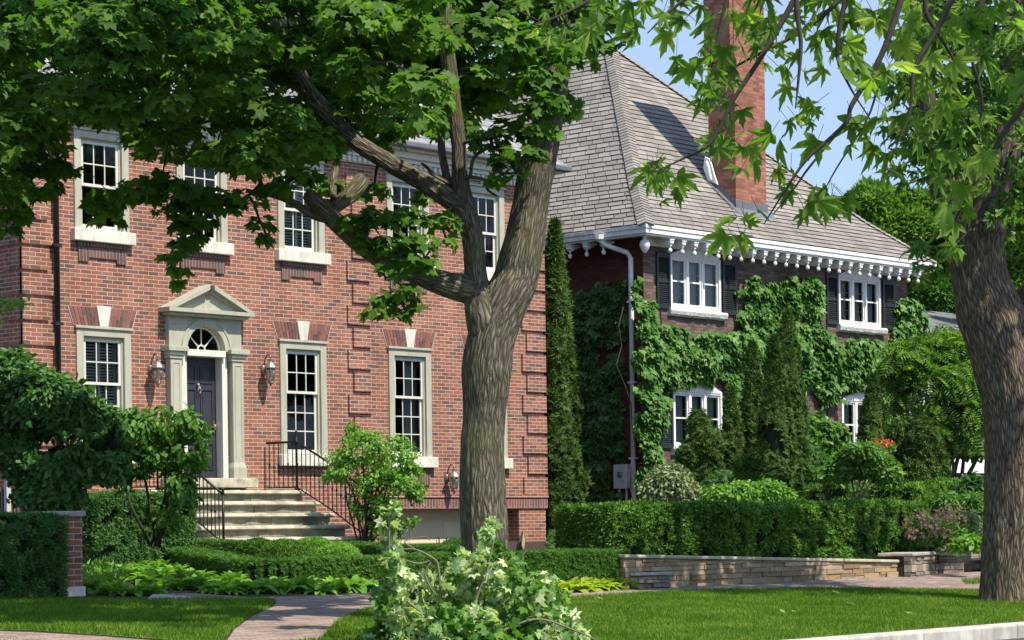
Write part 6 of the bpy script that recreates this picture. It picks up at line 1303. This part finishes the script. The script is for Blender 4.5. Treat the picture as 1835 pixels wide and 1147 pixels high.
# scattered fallen leaves on the lawn
LL = [(1074,1077),(1322,1089),(1400,1102),(1498,1067),(1525,1088),(1625,1104),(1420,1101)]
for i, (x, y) in enumerate(sorted(LL)):
    p_ = on_g(x, y); P = np.array([[p_.x, p_.y, gz(p_.y)+.045]]); o = scatter('fallen_leaf', P, [[0, -.3, 1]], [[1, .3*i-1, 0]], .085, L_STAR, M['pale'], None, np.random.RandomState(i), .2)
    tag(o, '%s pale leaf from the branch heap lying on the right lawn' % ORD[i], 'leaf', 'pale leaves lying on the lawn')
# ------------------------------------------------------------------ pillar, fence, meter, flowers, far buildings
x1 = pu(147, 21.35); PI_ = thing('brick_pillar', (x1-.2, 21.5, gz(21.4)), 'slim brick gate pillar with stone cap and base at the end of the tall hedge', 'pillar')
zt = on_v(140, 926, 21.35).z; zbse = gz(21.4)
MB().box(x1-.38, x1, 21.35, 21.73, zbse, zt).build('shaft', M['brick'], PI_); MB().box(x1-.42, x1+.03, 21.31, 21.77, zt+.001, zt+.065).build('cap', M['greycap'], PI_, bevel=.015); MB().box(x1-.42, x1+.015, 21.32, 21.76, zbse-.05, zbse+.105).build('base', M['lime'], PI_, bevel=.01)
fb = at(20, 925, 28.5); FN = thing('wooden_fence', (fb.x, fb.y, fb.z-.5), 'weathered slatted wooden fence panel with pale post behind the left hedge', 'fence'); sl = MB()
for k in range(16): q = fb + RT0*(-.32+k*.045); sl.box(q.x-.014, q.x+.014, q.y-.01, q.y+.01, fb.z-.5, at(20, 872, 28.5).z)
sl.build('slats', M['wood'], FN); q = fb+RT0*-.03-FW*.06; MB().box(q.x-.03, q.x+.03, q.y-.03, q.y+.03, fb.z-.5, at(20, 862, 28.4).z).build('post', M['siding'], FN)
m0, m1 = on_u(1108, 876, P0), on_u(1131, 832, P0); ME = thing('electricity_meter', (P0, (m0.y+m1.y)/2, m0.z), 'grey electricity meter box with conduits on the shaded side wall', 'meter box')
ya, yb = min(m0.y, m1.y), max(m0.y, m1.y); MB().box(P0-.16, P0-.002, ya, yb, m0.z, m1.z).build('box', M['siding'], ME, bevel=.01); MB().lathe((P0-.13, (ya+yb)/2, m0.z+.3), [(.07, -.06), (.08, 0), (.07, .06)], 12).build('dial', M['lead'], ME)
for yy in (ya+.07, yb-.1): MB().tube([(P0-.08, yy, m0.z), (P0-.08, yy, 1.3)], .025, 8).build('conduit', M['siding'], ME)
fl0 = at(1582, 808, 43.5); FT = thing('flower_pot', (fl0.x, fl0.y, fl0.z-.35), 'potted red and purple flowers before the cone-shaped cedar', 'flowers'); MB().lathe((fl0.x, fl0.y, fl0.z-.35), [(.12, 0), (.16, .1), (.2, .28), (.22, .3), (.18, .3)], 14).build('pot', M['arch_brick'], FT)
rs = np.random.RandomState(3); P, d = ell_points(rs, at(1580, 797, 43.5), (.26, .26, .1), 130, .5); scatter('petals', P, d+np.array([0, -.6, .4]), d, .055, L_OVAL, M['red'], FT, rs, .6); P, d = ell_points(rs, at(1582, 803, 43.5), (.24, .24, .1), 160, .4); scatter('leaves', P, d+np.array([0, 0, .5]), d, .08, L_OVAL, M['mid'], FT, rs, .6)
# far garage with white roof
gb = at(1735, 905, 62); gu = gb.x; gv = gb.y; zg = gz(99); z0 = at(1735, 842, 62).z; z1 = at(1735, 816, 66).z
GA = thing('garage', (gu, gv, zg), 'far garage with pale metal roof and dark doors with square panes behind the gardens', 'garage')
MB().box(gu-2.6, gu+3.5, gv, gv+6, zg-.3, z0).build('walls', M['shutter'], GA); r_ = MB(); r_.prism([(gu-2.9, gv-.35, z0), (gu-2.9, gv+6.3, z0), (gu-2.9, gv+3, z1+.8)], (6.8, 0, 0)); r_.build('roof', M['metalroof'], GA)
MB().box(gu-2.9, gu+3.9, gv-.42, gv-.351, z0-.1, z0+.06).build('eave_board', M['white'], GA)
for k in range(6):
    u = gu-2.0+k*.85; zt_ = z0-.28; W = MB(); W.box(u, u+.55, gv-.03, gv-.001, zt_-.5, zt_); w_ = W.build('window', M['siding'], GA); MB().box(u+.05, u+.5, gv-.045, gv-.031, zt_-.45, zt_-.05).build('pane', M['dark'], w_)
MB().box(gu-2.5, gu+3.4, gv-.05, gv-.002, zg-.3, z0-.95).build('door', M['darkgreen'], GA)
# far house with grey roof
fh = at(1700, 930, 74); fu, fv = fh.x, fh.y; ze3 = at(1700, 604, 74).z; zp3 = at(1700, 565, 79).z
FH = thing('far_house', (fu, fv, zg), 'pale house with grey shingle roof partly hidden between the feathery tree and the trunk', 'house')
MB().box(fu-2.6, fu+8, fv, fv+9, zg-.3, ze3).build('wall', M['siding'], FH); sr = MB(); rs = np.random.RandomState(1)
slates(sr, (fu-3, fv-.5, ze3), (fu+8.4, fv-.5, ze3), (fu-.6, fv+5, ze3+1.6), (fu+8.4, fv+5, ze3+1.6), 22, .6, .02, rs); slates(sr, (fu-3, fv+10, ze3), (fu-3, fv-.5, ze3), (fu-.6, fv+5, ze3+1.6), (fu-.6, fv+5, ze3+1.6), 22, .6, .02, rs)
sr.quad((fu-3, fv-.5, ze3-.05), (fu+8.4, fv-.5, ze3-.05), (fu+8.4, fv+10, ze3-.05), (fu-3, fv+10, ze3-.05)); sr.build('roof', M['slate'], FH)
for (u, z) in ((fu-1.5, 4.2), (fu+1.2, 4.2), (fu+4, 4.2), (fu+4, 1.8), (fu+1.2, 1.8)):
    W = MB(); W.box(u, u+1.1, fv-.06, fv-.001, z, z+1.5); w_ = W.build('window', M['white'], FH); MB().box(u+.1, u+1.0, fv-.075, fv-.061, z+.1, z+1.4).build('pane', M['dark'], w_)
